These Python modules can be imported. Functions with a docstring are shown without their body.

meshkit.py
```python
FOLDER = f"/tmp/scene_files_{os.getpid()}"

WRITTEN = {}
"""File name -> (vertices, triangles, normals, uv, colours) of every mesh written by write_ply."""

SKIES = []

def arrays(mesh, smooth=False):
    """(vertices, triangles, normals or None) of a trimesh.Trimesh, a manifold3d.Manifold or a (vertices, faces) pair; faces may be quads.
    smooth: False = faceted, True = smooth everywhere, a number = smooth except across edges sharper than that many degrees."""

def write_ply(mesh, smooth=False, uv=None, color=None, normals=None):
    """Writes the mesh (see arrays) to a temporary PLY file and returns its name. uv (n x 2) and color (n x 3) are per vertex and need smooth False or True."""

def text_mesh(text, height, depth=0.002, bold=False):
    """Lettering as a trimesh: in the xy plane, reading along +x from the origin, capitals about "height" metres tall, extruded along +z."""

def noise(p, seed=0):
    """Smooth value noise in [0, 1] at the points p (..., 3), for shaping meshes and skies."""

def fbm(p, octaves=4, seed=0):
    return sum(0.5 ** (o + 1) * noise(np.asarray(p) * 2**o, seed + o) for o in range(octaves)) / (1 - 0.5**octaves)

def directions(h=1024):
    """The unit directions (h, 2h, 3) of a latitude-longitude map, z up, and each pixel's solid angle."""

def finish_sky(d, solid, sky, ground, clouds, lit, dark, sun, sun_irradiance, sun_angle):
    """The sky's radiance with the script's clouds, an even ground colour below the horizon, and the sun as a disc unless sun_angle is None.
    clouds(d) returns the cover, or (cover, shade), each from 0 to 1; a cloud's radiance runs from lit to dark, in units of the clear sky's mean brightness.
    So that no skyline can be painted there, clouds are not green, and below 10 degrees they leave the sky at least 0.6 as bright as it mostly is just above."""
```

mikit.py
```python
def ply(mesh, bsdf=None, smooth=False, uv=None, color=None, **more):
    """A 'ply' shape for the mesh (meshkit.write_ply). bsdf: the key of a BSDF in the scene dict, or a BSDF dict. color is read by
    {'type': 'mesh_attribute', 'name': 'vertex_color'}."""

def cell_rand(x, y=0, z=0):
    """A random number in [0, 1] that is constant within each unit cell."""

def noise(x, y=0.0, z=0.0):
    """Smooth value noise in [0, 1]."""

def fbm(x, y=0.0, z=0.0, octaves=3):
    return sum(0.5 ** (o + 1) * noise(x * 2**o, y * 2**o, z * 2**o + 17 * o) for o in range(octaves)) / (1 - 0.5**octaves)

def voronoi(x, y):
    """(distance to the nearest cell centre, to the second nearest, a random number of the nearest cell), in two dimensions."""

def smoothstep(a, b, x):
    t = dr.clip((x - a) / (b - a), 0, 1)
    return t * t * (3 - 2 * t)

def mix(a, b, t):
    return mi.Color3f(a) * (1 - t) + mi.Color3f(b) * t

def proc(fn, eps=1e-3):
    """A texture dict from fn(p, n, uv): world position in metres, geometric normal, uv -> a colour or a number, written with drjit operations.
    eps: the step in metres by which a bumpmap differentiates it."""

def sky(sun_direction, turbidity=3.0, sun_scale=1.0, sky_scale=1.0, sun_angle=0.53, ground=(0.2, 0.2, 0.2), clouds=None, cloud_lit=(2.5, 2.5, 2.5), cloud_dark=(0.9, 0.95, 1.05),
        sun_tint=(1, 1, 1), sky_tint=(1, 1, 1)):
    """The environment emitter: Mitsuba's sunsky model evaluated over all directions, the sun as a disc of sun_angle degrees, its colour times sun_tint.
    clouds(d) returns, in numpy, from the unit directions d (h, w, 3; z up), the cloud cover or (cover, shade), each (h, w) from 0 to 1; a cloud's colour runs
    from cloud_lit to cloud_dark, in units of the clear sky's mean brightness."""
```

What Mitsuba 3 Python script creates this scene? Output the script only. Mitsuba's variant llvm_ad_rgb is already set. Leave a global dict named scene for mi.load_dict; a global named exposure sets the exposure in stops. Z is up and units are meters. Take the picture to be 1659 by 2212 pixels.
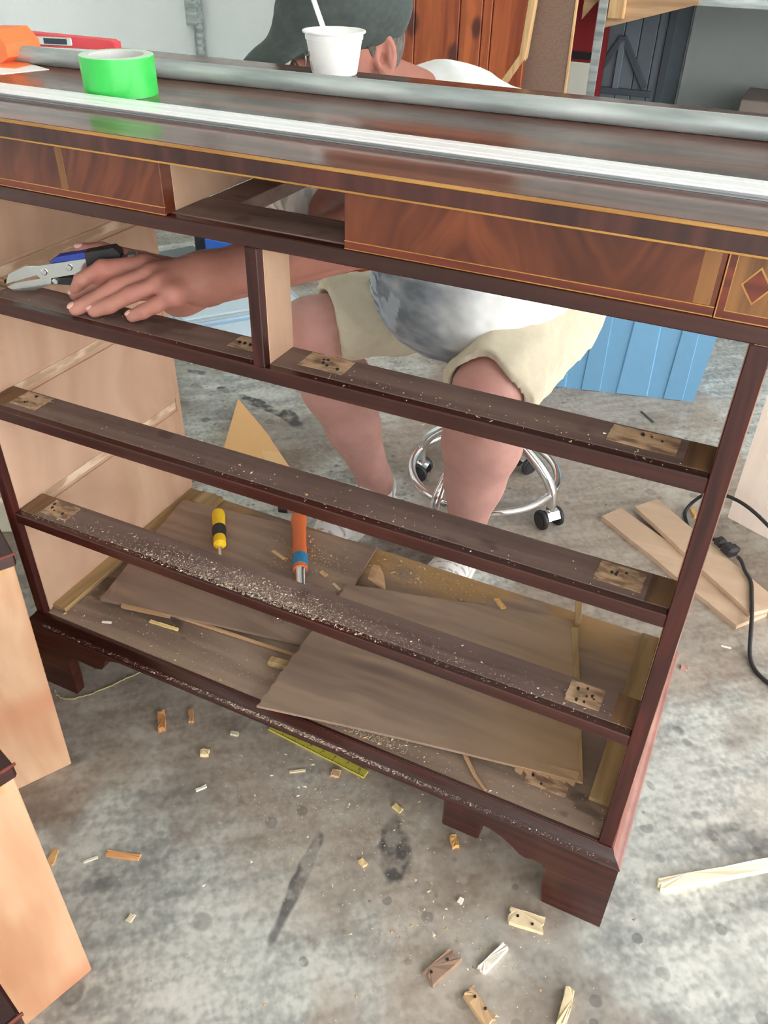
"""A dismantled mahogany chest of drawers being repaired in a garage, with the repairer seated behind it."""
import math, random
import numpy as np, trimesh, manifold3d, shapely
import mitsuba as mi, drjit as dr
import mikit, meshkit
from mikit import noise, fbm, voronoi, cell_rand, smoothstep, mix

scene, labels = {}, {}
T = mi.ScalarTransform4f

# ------------------------------------------------------------------ camera, light, exposure
exposure = 4.75
FOCAL = 1789.0
scene['camera'] = {
    'type': 'perspective', 'fov_axis': 'x', 'fov': 2 * math.degrees(math.atan(829.5 / FOCAL)), 'near_clip': 0.05, 'far_clip': 200.0,
    'to_world': T().look_at(origin=(1.0363, -0.7354, 1.2327), target=(0.6971, -0.0054, 0.6394), up=(-0.2715, 0.5279, 0.8047))}
def overcast(d):
    n = meshkit.fbm(d * np.array([3.0, 3.0, 6.0]), 4, 3)
    return np.clip(0.9 + 0.5 * (n - 0.5), 0, 1), np.clip(n * 0.5, 0, 1)
# daylight comes in through the open garage door on the right (x = 3.4); the sun stands behind the building
scene['daylight'] = mikit.sky(sun_direction=(-0.5, -0.5, 0.75), turbidity=4.0, sun_scale=0.0, sky_scale=1.0, ground=(0.42, 0.42, 0.41),
                              clouds=overcast, cloud_lit=(2.3, 2.22, 2.12), cloud_dark=(1.25, 1.22, 1.18))

# ------------------------------------------------------------------ helpers
SEEN = {}
def numbered(name):
    n = SEEN.get(name, -1) + 1
    SEEN[name] = n
    return name if n == 0 else '%s_%03d' % (name, n)

def tag(key, label, cat, group=None, kind=None):
    labels[key] = {'label': label, 'category': cat}
    if group: labels[key]['group'] = group
    if kind: labels[key]['kind'] = kind

def thing(name, label, cat, group=None):
    key = numbered(name)
    tag(key, label, cat, group)
    return key

def obj(name, mesh, mat, parent=None, smooth=False, color=None, label=None, stuff=False, **more):
    key = numbered((parent + '__' if parent else '') + name)
    if color is not None:
        n = len(mesh.vertices)
        color = np.tile(color, (n, 1)) if np.ndim(color) == 1 else color
        if smooth not in (False, True): smooth = False
    scene[key] = mikit.ply(mesh, mat, smooth=smooth, color=color, **more)
    if label or stuff:
        labels[key] = {}
        if label: labels[key]['label'] = label
        if stuff: labels[key]['kind'] = 'stuff'
    return key

def struct(name, mesh, mat, label, smooth=False):
    key = obj(name, mesh, mat, smooth=smooth)
    labels[key] = {'label': label, 'category': name.split('_')[0], 'kind': 'structure'}
    return key

def cat(*ms): return trimesh.util.concatenate([m for x in ms for m in (x if isinstance(x, (list, tuple)) else [x])])
def man2tri(m):
    q = m.to_mesh()
    return trimesh.Trimesh(np.asarray(q.vert_properties)[:, :3], np.asarray(q.tri_verts), process=False)
def hull(pts): return trimesh.convex.convex_hull(np.asarray(pts, float))
def box(x0, x1, y0, y1, z0, z1, c=0.0012):
    """A box with chamfered edges."""
    c = min(c, 0.45 * min(x1 - x0, y1 - y0, z1 - z0))
    p = []
    for x, sx in ((x0, 1), (x1, -1)):
        for y, sy in ((y0, 1), (y1, -1)):
            for z, sz in ((z0, 1), (z1, -1)):
                p += [(x + sx * c, y + sy * c, z), (x + sx * c, y, z + sz * c), (x, y + sy * c, z + sz * c)]
    return hull(p)
def prism(poly, h, z0=0.0):
    m = trimesh.creation.extrude_polygon(shapely.Polygon(poly), h, engine='earcut')
    m.apply_translation([0, 0, z0])
    return m
def xf(m, mat):
    m = m.copy(); m.apply_transform(mat); return m
def frame(o, ex, ey, ez):
    A = np.eye(4); A[:3, 0], A[:3, 1], A[:3, 2], A[:3, 3] = ex, ey, ez, o
    return A
def unit(v): v = np.asarray(v, float); return v / np.linalg.norm(v)
def rotz(a, o=(0, 0, 0)):
    c, s = math.cos(a), math.sin(a)
    return frame(o, (c, s, 0), (-s, c, 0), (0, 0, 1))
def along(a, b, up=(0, 0, 1)):
    """Frame at a with x running to b."""
    ex = unit(np.subtract(b, a)); ey = unit(np.cross(up, ex)); ez = np.cross(ex, ey)
    return frame(a, ex, ey, ez)
def spline(pts, n):
    from scipy.interpolate import CubicSpline
    p = np.asarray(pts, float)
    t = np.r_[0, np.cumsum(np.linalg.norm(np.diff(p, axis=0), axis=1))]
    return CubicSpline(t, p)(np.linspace(0, t[-1], n))
def tube(pts, r, n=12, cap=True):
    p = np.asarray(pts, float)
    r = np.broadcast_to(r, (len(p),)).astype(float)
    closed = np.linalg.norm(p[0] - p[-1]) < 1e-9
    t = np.gradient(p, axis=0)
    if closed: t[0] = t[-1] = p[1] - p[-2]
    t /= np.linalg.norm(t, axis=1, keepdims=True)
    a = np.cross(t[0], [0.31, 0.2, 0.93]); a /= np.linalg.norm(a)
    V = []
    for i in range(len(p)):
        a = a - t[i] * (a @ t[i]); a /= np.linalg.norm(a)
        b = np.cross(t[i], a)
        w = np.linspace(0, 2 * np.pi, n, endpoint=False)[:, None]
        V.append(p[i] + r[i] * (np.cos(w) * a + np.sin(w) * b))
    V = np.vstack(V); Fc = []
    for i in range(len(p) - 1):
        for j in range(n):
            k = (j + 1) % n
            Fc += [(i * n + j, i * n + k, (i + 1) * n + k), (i * n + j, (i + 1) * n + k, (i + 1) * n + j)]
    if cap and not closed:
        V = np.vstack([V, p[:1], p[-1:]]); c0, c1 = len(V) - 2, len(V) - 1; o = (len(p) - 1) * n
        for j in range(n):
            k = (j + 1) % n
            Fc += [(c0, k, j), (c1, o + j, o + k)]
    m = trimesh.Trimesh(V, np.array(Fc), process=False)
    return m
def lathe(prof, n=48):
    """Solid of revolution about z from (r, z) pairs."""
    return trimesh.creation.revolve(np.asarray(prof, float), sections=n)
def cyl(a, b, r, n=20, c=0.0):
    a, b = np.asarray(a, float), np.asarray(b, float)
    u = unit(b - a)
    if c: return tube([a, a + u * 1e-6, a + u * c, b - u * c, b - u * 1e-6, b], [r - c, r - c, r, r, r - c, r - c], n)
    return tube([a, b], r, n)
def sheet(c00, c10, c11, c01, th, nu=30, nv=16, bend=None, edge=0.0, seed=1):
    """A thin board through four corners, with ragged ends and an optional bend(u, v) in z."""
    rs = np.random.RandomState(seed)
    u, v = np.meshgrid(np.linspace(0, 1, nu), np.linspace(0, 1, nv), indexing='ij')
    c00, c10, c11, c01 = (np.asarray(q, float) for q in (c00, c10, c11, c01))
    P = ((1 - u) * (1 - v))[..., None] * c00 + (u * (1 - v))[..., None] * c10 + (u * v)[..., None] * c11 + ((1 - u) * v)[..., None] * c01
    if edge:
        P[:, 0] += rs.uniform(-1, 1, (nu, 1)) * edge * unit(c01 - c00)
        P[0, :] += rs.uniform(-1, 1, (nv, 1)) * edge * 0.6 * unit(c10 - c00)
    if bend is not None: P[..., 2] += bend(u, v)
    top = P.reshape(-1, 3); bot = top - [0, 0, th]
    N = nu * nv; F_ = []
    I = np.arange(N).reshape(nu, nv)
    a, b, c, d = I[:-1, :-1].ravel(), I[1:, :-1].ravel(), I[1:, 1:].ravel(), I[:-1, 1:].ravel()
    F_ += list(zip(a, b, c)) + list(zip(a, c, d)) + list(zip(a + N, c + N, b + N)) + list(zip(a + N, d + N, c + N))
    ring = list(I[:, 0]) + list(I[-1, 1:]) + list(I[-2::-1, -1]) + list(I[0, -2:0:-1])
    for i in range(len(ring)):
        p, q = ring[i], ring[(i + 1) % len(ring)]
        F_ += [(p, p + N, q + N), (p, q + N, q)]
    m = trimesh.Trimesh(np.vstack([top, bot]), np.array(F_), process=False)
    if m.volume < 0: m.invert()
    return m

# ---- distance fields for the soft shapes (body, clothes), meshed by surface nets
def sdf_mesh(f, lo, hi, h):
    B = 8
    lo = np.asarray(lo, float)
    nb = np.ceil((np.asarray(hi) - lo) / h / B).astype(int)
    n = nb * B
    g = np.stack(np.meshgrid(*[np.arange(k) for k in nb], indexing='ij'), -1).reshape(-1, 3)
    d0 = f(lo + (g * B + (B - 1) / 2) * h)
    V = np.repeat(np.repeat(np.repeat(d0.reshape(nb), B, 0), B, 1), B, 2)
    act = g[np.abs(d0) < B * h * 1.25]
    off = np.stack(np.meshgrid(*[np.arange(B)] * 3, indexing='ij'), -1).reshape(-1, 3)
    for s in range(0, len(act), 400):
        q = (act[s:s + 400, None] * B + off[None]).reshape(-1, 3)
        V[q[:, 0], q[:, 1], q[:, 2]] = f(lo + q * h)
    S = V < 0
    cs = [(a, b, c) for a in (0, 1) for b in (0, 1) for c in (0, 1)]
    sl = lambda A, o: A[o[0]:n[0] - 1 + o[0], o[1]:n[1] - 1 + o[1], o[2]:n[2] - 1 + o[2]]
    cnt = sum(sl(S, o).astype(np.int8) for o in cs)
    cell = np.argwhere((cnt > 0) & (cnt < 8))
    idx = -np.ones(n - 1, int); idx[tuple(cell.T)] = np.arange(len(cell))
    acc, num = np.zeros((len(cell), 3)), np.zeros(len(cell))
    for a in cs:
        for ax in range(3):
            if a[ax]: continue
            b = list(a); b[ax] = 1
            pa, pb = cell + a, cell + b
            va, vb = V[tuple(pa.T)], V[tuple(pb.T)]
            m = (va < 0) != (vb < 0)
            t = np.where(m, va / np.where(m, va - vb, 1), 0)
            acc[m] += (pa + t[:, None] * (pb - pa))[m]; num[m] += 1
    P = lo + acc / num[:, None] * h
    Fc = []
    for ax in range(3):
        u, v = (ax + 1) % 3, (ax + 2) % 3
        e0 = [slice(1, n[k] - 1) for k in range(3)]; e1 = list(e0); e0[ax] = slice(0, n[ax] - 1); e1[ax] = slice(1, n[ax])
        A, Bq = S[tuple(e0)], S[tuple(e1)]
        e = np.argwhere(A != Bq); inside = A[tuple(e.T)]
        o = np.ones(3, int); o[ax] = 0
        e = e + o
        def at(du, dv):
            q = e.copy(); q[:, u] -= du; q[:, v] -= dv
            return idx[tuple(q.T)]
        q = np.stack([at(1, 1), at(0, 1), at(0, 0), at(1, 0)], 1)
        q[~inside] = q[~inside][:, ::-1]
        Fc.append(q[(q >= 0).all(1)])
    q = np.vstack(Fc)
    return trimesh.Trimesh(P, np.vstack([q[:, [0, 1, 2]], q[:, [0, 2, 3]]]), process=False)
def cone(p, a, b, ra, rb):
    a, b = np.asarray(a, float), np.asarray(b, float)
    ab = b - a
    t = np.clip((p - a) @ ab / (ab @ ab), 0, 1)
    return np.linalg.norm(p - a - t[:, None] * ab, axis=1) - (ra + (rb - ra) * t)
def ell(p, c, r, R=None):
    q = p - np.asarray(c, float)
    if R is not None: q = q @ np.asarray(R)          # columns of R are the ellipsoid's axes
    r = np.asarray(r, float)
    k0 = np.linalg.norm(q / r, axis=1); k1 = np.linalg.norm(q / r ** 2, axis=1)
    return k0 * (k0 - 1) / np.maximum(k1, 1e-9)
def smin(a, b, k):
    h = np.clip(0.5 + 0.5 * (b - a) / k, 0, 1)
    return b + (a - b) * h - k * h * (1 - h)
def bones(p, L, k=0.02):
    d = None
    for q in L:
        e = cone(p, *q[:4]); kk = q[4] if len(q) > 4 else k
        d = e if d is None else smin(d, e, kk)
    return d
def lin(r, g, b):
    """sRGB 0..255 -> linear."""
    c = np.array([r, g, b]) / 255.0
    return tuple(float(v) for v in np.where(c <= 0.04045, c / 12.92, ((c + 0.055) / 1.055) ** 2.4))

# ------------------------------------------------------------------ materials
def mat(key, base, rough=0.6, **k):
    if callable(base): base = mikit.proc(base)
    elif isinstance(base, tuple): base = {'type': 'rgb', 'value': list(base)}
    if callable(rough): rough = mikit.proc(rough)
    scene[key] = {'type': 'twosided', 'bsdf': {'type': 'principled', 'base_color': base, 'roughness': rough, **k}}
    return key

def grain(p, axis, fine, coarse, wob=0.02):
    """0..1 stretched wood grain running along one axis."""
    q = [p.x, p.y, p.z]
    s = [fine] * 3; s[axis] = coarse
    w = (fbm(p.x * 4, p.y * 4, p.z * 4) - 0.5) * wob
    return fbm((q[0] + w) * s[0], (q[1] + w) * s[1], (q[2] + w) * s[2], 4)

def wood(axis, dark, light, fine=90, coarse=3, blotch=0.25, wob=0.03):
    def fn(p, n, uv):
        g = grain(p, axis, fine, coarse, wob)
        b = fbm(p.x * 5 + 3, p.y * 5, p.z * 5, 3)
        return mix(dark, light, smoothstep(0.1, 0.9, g)) * (1 - blotch + 2 * blotch * b)
    return fn

mat('mahogany_dark', wood(0, lin(40, 12, 9), lin(66, 25, 18), 100, 4, 0.3), 0.3, specular=0.5, clearcoat=0.8, clearcoat_gloss=0.9)
mat('mahogany_upright', wood(2, lin(40, 11, 10), lin(76, 29, 24), 120, 4, 0.3), 0.36, specular=0.5, clearcoat=0.4, clearcoat_gloss=0.8)
def top_fn(p, n, uv):
    g = grain(p, 0, 45, 1.6, 0.06)
    b = fbm(p.x * 3, p.y * 9, 0.3, 3)
    s = smoothstep(0.55, 0.8, fbm(p.x * 1.2 + 9, p.y * 26, 0.5, 3))
    c = mix(lin(50, 24, 18), lin(108, 61, 42), smoothstep(0.2, 0.8, g)) * (0.7 + 0.6 * b)
    return mix(c, lin(48, 30, 30), s * 0.6)
mat('mahogany_top', top_fn, lambda p, n, uv: 0.10 + 0.14 * fbm(p.x * 6, p.y * 20, 1.0), specular=0.7, clearcoat=1.0, clearcoat_gloss=0.985)
def crossband_fn(p, n, uv):
    g = fbm(p.x * 90, p.z * 6, 2.0, 3)
    b = fbm(p.x * 22, p.z * 4, 5.0, 2)
    return mix(lin(46, 15, 14), lin(88, 40, 31), smoothstep(0.15, 0.95, 0.5 * g + 0.5 * b))
mat('crossbanding', crossband_fn, 0.3, clearcoat=0.6, clearcoat_gloss=0.9)
def flame_fn(p, n, uv):
    # book-matched flame figure fanning out from two centres
    a, b = dr.abs(p.x - 0.772), dr.abs(p.x - 0.915)
    w = (fbm(p.x * 12, p.z * 12, 1.0) - 0.5) * 0.05
    f1 = fbm((a * 1.0 + (p.z - 0.93) * 0.42 + w) * 70, p.z * 9, 0.5, 3)
    f2 = fbm((b * 1.0 - (p.z - 0.93) * 0.62 + w) * 60, p.z * 8, 4.5, 3)
    t = smoothstep(0.83, 0.86, p.x)
    f = f1 * (1 - t) + f2 * t
    c = mix(lin(78, 31, 17), lin(122, 62, 34), smoothstep(0.15, 0.9, f))
    return c * (0.6 + 0.8 * fbm(p.x * 9, p.z * 14, 7.0, 2))
mat('flame_veneer', flame_fn, 0.3, clearcoat=0.5, clearcoat_gloss=0.88)
mat('red_banding', wood(0, lin(84, 30, 17), lin(122, 50, 30), 110, 6, 0.2), 0.32, clearcoat=0.5)
mat('boxwood_string', wood(0, lin(150, 102, 46), lin(186, 138, 74), 60, 8, 0.15), 0.35, clearcoat=0.4)
mat('satinwood', wood(2, lin(92, 57, 27), lin(142, 95, 52), 110, 6, 0.3), 0.35, clearcoat=0.4)
def raw_fn(p, n, uv):
    g = grain(p, 2, 26, 1.6, 0.12)
    st = smoothstep(0.52, 0.8, fbm(p.y * 6 + 1, p.z * 8, p.x * 8, 3))
    c = mix(lin(176, 140, 114), lin(200, 168, 142), smoothstep(0.05, 0.95, g))
    c = mix(c, lin(150, 118, 84), st * 0.55)
    return mix(c, lin(192, 158, 136), smoothstep(0.45, 0.75, fbm(p.y * 3, p.z * 4, 2.0, 2)) * 0.4)
mat('raw_panel', raw_fn, 0.75)
def grimy(p, n, uv):
    g = grain(p, 0, 70, 3, 0.04)
    b = fbm(p.x * 6, p.y * 9, p.z * 6, 3)
    c = mix(lin(92, 73, 67), lin(134, 111, 103), smoothstep(0.2, 0.8, 0.5 * g + 0.5 * b))
    return mix(c, lin(74, 54, 50), smoothstep(0.62, 0.75, fbm(p.x * 22, p.y * 30, p.z * 9, 3)) * 0.5)
mat('grimy_rail', grimy, 0.55, specular=0.4)
def board_fn(p, n, uv):
    g = grain(p, 0, 60, 2.5, 0.05)
    b = fbm(p.x * 5, p.y * 7, 1.0, 3)
    c = mix(lin(110, 93, 82), lin(156, 134, 117), smoothstep(0.2, 0.8, 0.5 * g + 0.5 * b))
    c = mix(c, lin(168, 132, 78), smoothstep(0.3, 0.42, p.y) * smoothstep(0.35, 0.6, fbm(p.x * 9, p.y * 14, 3.0, 3)) * 0.75)
    return mix(c, lin(64, 50, 40), smoothstep(0.66, 0.76, fbm(p.x * 16, p.y * 24, 9.0, 3)) * 0.6)
mat('bottom_board', board_fn, 0.7)
def ply_fn(p, n, uv):
    g = grain(p, 0, 46, 1.6, 0.06)
    b = fbm(p.x * 4 + 2, p.y * 5, 4.0, 3)
    c = mix(lin(112, 94, 84), lin(160, 136, 117), smoothstep(0.2, 0.8, 0.55 * g + 0.45 * b))
    return mix(c, lin(176, 142, 98), smoothstep(0.72, 0.98, p.x) * 0.45)
mat('dusty_ply', ply_fn, 0.65)
mat('pale_wood', wood(0, lin(158, 122, 90), lin(194, 160, 124), 50, 3, 0.15), 0.7)
mat('scar_wood', lambda p, n, uv: mix(lin(120, 94, 74), lin(188, 158, 128), smoothstep(0.25, 0.7, fbm(p.x * 60, p.y * 140, p.z * 9, 3))) * (0.7 + 0.6 * fbm(p.x * 22, p.y * 30, 2.0, 2)) * 1.08, 0.85)
mat('end_wood', wood(1, lin(84, 60, 42), lin(128, 96, 66), 80, 5, 0.3), 0.65)
mat('plank_wood', wood(0, lin(176, 148, 124), lin(206, 180, 154), 24, 2.5, 0.12), 0.7)
mat('pinkish_ply', wood(2, lin(222, 204, 190), lin(238, 224, 212), 24, 2.5, 0.06), 0.7)
mat('pale_wood_upright', wood(2, lin(182, 142, 96), lin(220, 186, 138), 80, 5, 0.2), 0.7)
mat('yellow_wood', wood(1, lin(134, 110, 74), lin(180, 152, 108), 90, 4, 0.25), 0.7)
def drawer_fn(p, n, uv):
    g = grain(p, 2, 34, 1.5, 0.05)
    b = fbm(p.x * 6, p.y * 6, p.z * 5, 3)
    c = mix(lin(186, 134, 98), lin(216, 182, 148), smoothstep(0.2, 0.85, 0.55 * g + 0.45 * b))
    return mix(c, lin(184, 112, 80), smoothstep(0.5, 0.75, fbm(p.x * 3, p.y * 3, p.z * 7, 3)) * 0.55)
mat('sanded_side', drawer_fn, 0.6)
def floor_fn(p, n, uv):
    x, y = p.x, p.y
    b = fbm(x * 1.3, y * 1.3, 0.0, 4)
    f = fbm(x * 11, y * 11, 3.0, 4)
    g = fbm((x * 0.8 + y * 0.6) * 9, (y * 0.8 - x * 0.6) * 55, 6.0, 3)      # trowel streaks
    s = fbm(x * 120, y * 120, 2.0, 2)
    c = mix(lin(126, 130, 128), lin(204, 206, 199), smoothstep(0.26, 0.74, 0.22 * b + 0.28 * f + 0.26 * g + 0.24 * s))
    # brownish soiling
    c = mix(c, lin(140, 114, 92), smoothstep(0.45, 0.6, fbm(x * 2.3 + 7, y * 2.3, 5.0, 5)) * 0.55)
    c = mix(c, lin(112, 94, 80), smoothstep(0.52, 0.66, fbm(x * 4.1 - 4, y * 4.1, 8.0, 5)) * 0.5)
    c = mix(c, lin(100, 100, 100), smoothstep(0.55, 0.7, fbm(x * 7.5 + 2, y * 7.5, 1.0, 5)) * 0.22)
    # dried drips
    for sc, r, o, a in ((13.0, 0.17, 0.0, 0.7), (27.0, 0.26, 3.3, 0.65), (48.0, 0.25, 6.1, 0.6)):
        w = (fbm(x * 70, y * 70, o, 3) - 0.5) * 0.08
        d1, d2, k = voronoi(x * sc + o, y * sc + o * 2)
        on = smoothstep(0.74, 0.78, k) * smoothstep(0.52, 0.6, fbm(x * 2.4 + o, y * 2.4, o, 3))
        rr = r * (0.35 + 1.0 * cell_rand(k * 7919, 5))
        c = mix(c, lin(80, 80, 79), smoothstep(rr + 0.03, rr - 0.05, d1 + w) * on * a * (0.2 + 0.8 * cell_rand(k * 977, 2)))
    # particular stains: (x, y, half length, half width, angle, strength, dark)
    for sx, sy, hl, hw, an, st in STAINS:
        ca, sa = math.cos(an), math.sin(an)
        u = (x - sx) * ca + (y - sy) * sa; v = (y - sy) * ca - (x - sx) * sa
        w = (fbm(x * 28, y * 28, sx, 3) - 0.5) * 1.5
        d = dr.sqrt(dr.square(u / hl) + dr.square(v / hw)) + w
        c = mix(c, lin(62, 62, 65), smoothstep(1.1, 0.7, d) * st * (0.4 + 0.6 * smoothstep(0.35, 0.6, fbm(x * 50, y * 50, sy, 3))))
    c = mix(c, lin(190, 190, 184), smoothstep(0.66, 0.85, fbm(x * 26, y * 26, 11.0, 3)) * 0.25)
    return c
_S = [((0.625, -0.0713, 0.0), (0.644, -0.2313, 0.0), 0.012, 0.75), ((0.7418, -0.0132, 0.0), (0.7647, -0.0694, 0.0), 0.028, 0.85), ((-0.3223, 1.1222, 0.0), (-0.169, 1.0891, 0.0), 0.02, 0.9),
      ((-0.1471, 1.1007, 0.0), (-0.0855, 1.056, 0.0), 0.022, 0.9), ((-0.408, 1.1348, 0.0), (-0.3832, 1.1239, 0.0), 0.015, 0.9), ((-0.5626, 1.1893, 0.0), (-0.5117, 1.194, 0.0), 0.016, 0.7),
      ((0.1196, -0.1779, 0.0), (0.1562, -0.1379, 0.0), 0.02, 0.5), ((-0.2949, 1.0075, 0.0), (-0.2956, 0.9612, 0.0), 0.05, 0.18), ((1.1993, 0.2188, 0.0), (1.2913, 0.2365, 0.0), 0.03, 0.35),
      ((0.7022, -0.2563, 0.0), (0.7031, -0.2565, 0.0), 0.007, 0.6), ((1.1333, 0.296, 0.0), (1.1394, 0.2885, 0.0), 0.012, 0.35), ((1.1078, 0.419, 0.0), (1.1252, 0.4157, 0.0), 0.013, 0.5),
      ((1.1327, 0.3958, 0.0), (1.1418, 0.3911, 0.0), 0.012, 0.45), ((1.0894, 0.2741, 0.0), (1.0971, 0.2675, 0.0), 0.008, 0.5), ((1.173, 0.2443, 0.0), (1.1807, 0.2433, 0.0), 0.009, 0.45)]
STAINS = []
for a, b, w, s in _S:
    STAINS.append(((a[0] + b[0]) / 2, (a[1] + b[1]) / 2, math.hypot(b[0] - a[0], b[1] - a[1]) / 2 + w, w, math.atan2(b[1] - a[1], b[0] - a[0]), s))
mat('concrete', floor_fn, 0.55, specular=0.4)
mat('wall_paint', lambda p, n, uv: mi.Color3f(lin(238, 245, 245)) * (0.95 + 0.1 * fbm(p.x * 3, p.y * 3, p.z * 3, 3)), 0.8)
mat('rack_shade_grey', lambda p, n, uv: mi.Color3f(lin(150, 157, 155)) * (0.9 + 0.2 * fbm(p.x * 4, p.y * 4, p.z * 4, 3)), 0.8)  # grey for the rack panels; stands in for shade on the wall behind
mat('ceiling_paint', (0.8, 0.8, 0.78), 0.9)
def cedar_fn(p, n, uv):
    k = cell_rand(dr.floor(p.x / 0.075), 3.0)
    g = grain(p, 2, 42, 1.2, 0.06)
    c = mix(lin(124, 47, 16), lin(186, 98, 48), smoothstep(0.2, 0.85, 0.7 * g + 0.3 * k))
    d1, d2, r = voronoi(p.x * 5.5 + 0.3, p.z * 3.2 + 0.6)
    return mix(c, lin(84, 30, 14), smoothstep(0.15, 0.05, d1 + (g - 0.5) * 0.1) * smoothstep(0.35, 0.5, r))
mat('cedar', cedar_fn, 0.4, clearcoat=0.3)
mat('hardboard', lambda p, n, uv: mix(lin(116, 92, 80), lin(138, 112, 97), fbm(p.x * 320, p.y * 320, p.z * 320, 2)), 0.75)
mat('guide_wood', lambda p, n, uv: mix(lin(176, 146, 118), lin(222, 198, 172), smoothstep(0.3, 0.7, fbm(p.x * 9, p.y * 30, p.z * 60, 3))), 0.8)
def galv(p, n, uv):
    f = fbm(p.x * 10, p.y * 60, p.z * 60, 4)
    return mix(lin(158, 168, 168), lin(212, 220, 218), smoothstep(0.2, 0.85, f))
mat('galvanised', galv, lambda p, n, uv: 0.38 + 0.25 * fbm(p.x * 30, p.y * 30, p.z * 30), metallic=0.55, specular=0.5)
mat('aluminium', lambda p, n, uv: mi.Color3f(0.93, 0.95, 0.96) * (0.94 + 0.1 * fbm(p.x * 2, p.y * 160, p.z * 160, 3)), 0.32, metallic=0.25, specular=0.8)
mat('pinkish_mahogany', wood(2, lin(112, 66, 56), lin(144, 98, 86), 30, 3, 0.2), 0.4, specular=0.5, clearcoat=0.4)  # lighter, pinker tone than the other mahogany, right side only
mat('worn_veneer', wood(2, lin(110, 72, 62), lin(176, 140, 122), 60, 14, 0.4), 0.6)
mat('chrome', (0.86, 0.87, 0.88), 0.12, metallic=1.0)
mat('dull_steel', (0.5, 0.52, 0.54), 0.35, metallic=0.9)
mat('black_rubber', (0.018, 0.018, 0.02), 0.5)
mat('black_gloss', (0.02, 0.02, 0.024), 0.3)
mat('painted', {'type': 'mesh_attribute', 'name': 'vertex_color'}, 0.5)
mat('matte', {'type': 'mesh_attribute', 'name': 'vertex_color'}, 0.85)
mat('glossy', {'type': 'mesh_attribute', 'name': 'vertex_color'}, 0.25, clearcoat=0.4)
mat('skin', {'type': 'mesh_attribute', 'name': 'vertex_color'}, 0.5, specular=0.35)
mat('cloth', {'type': 'mesh_attribute', 'name': 'vertex_color'}, 0.9, sheen=0.3)

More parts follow.
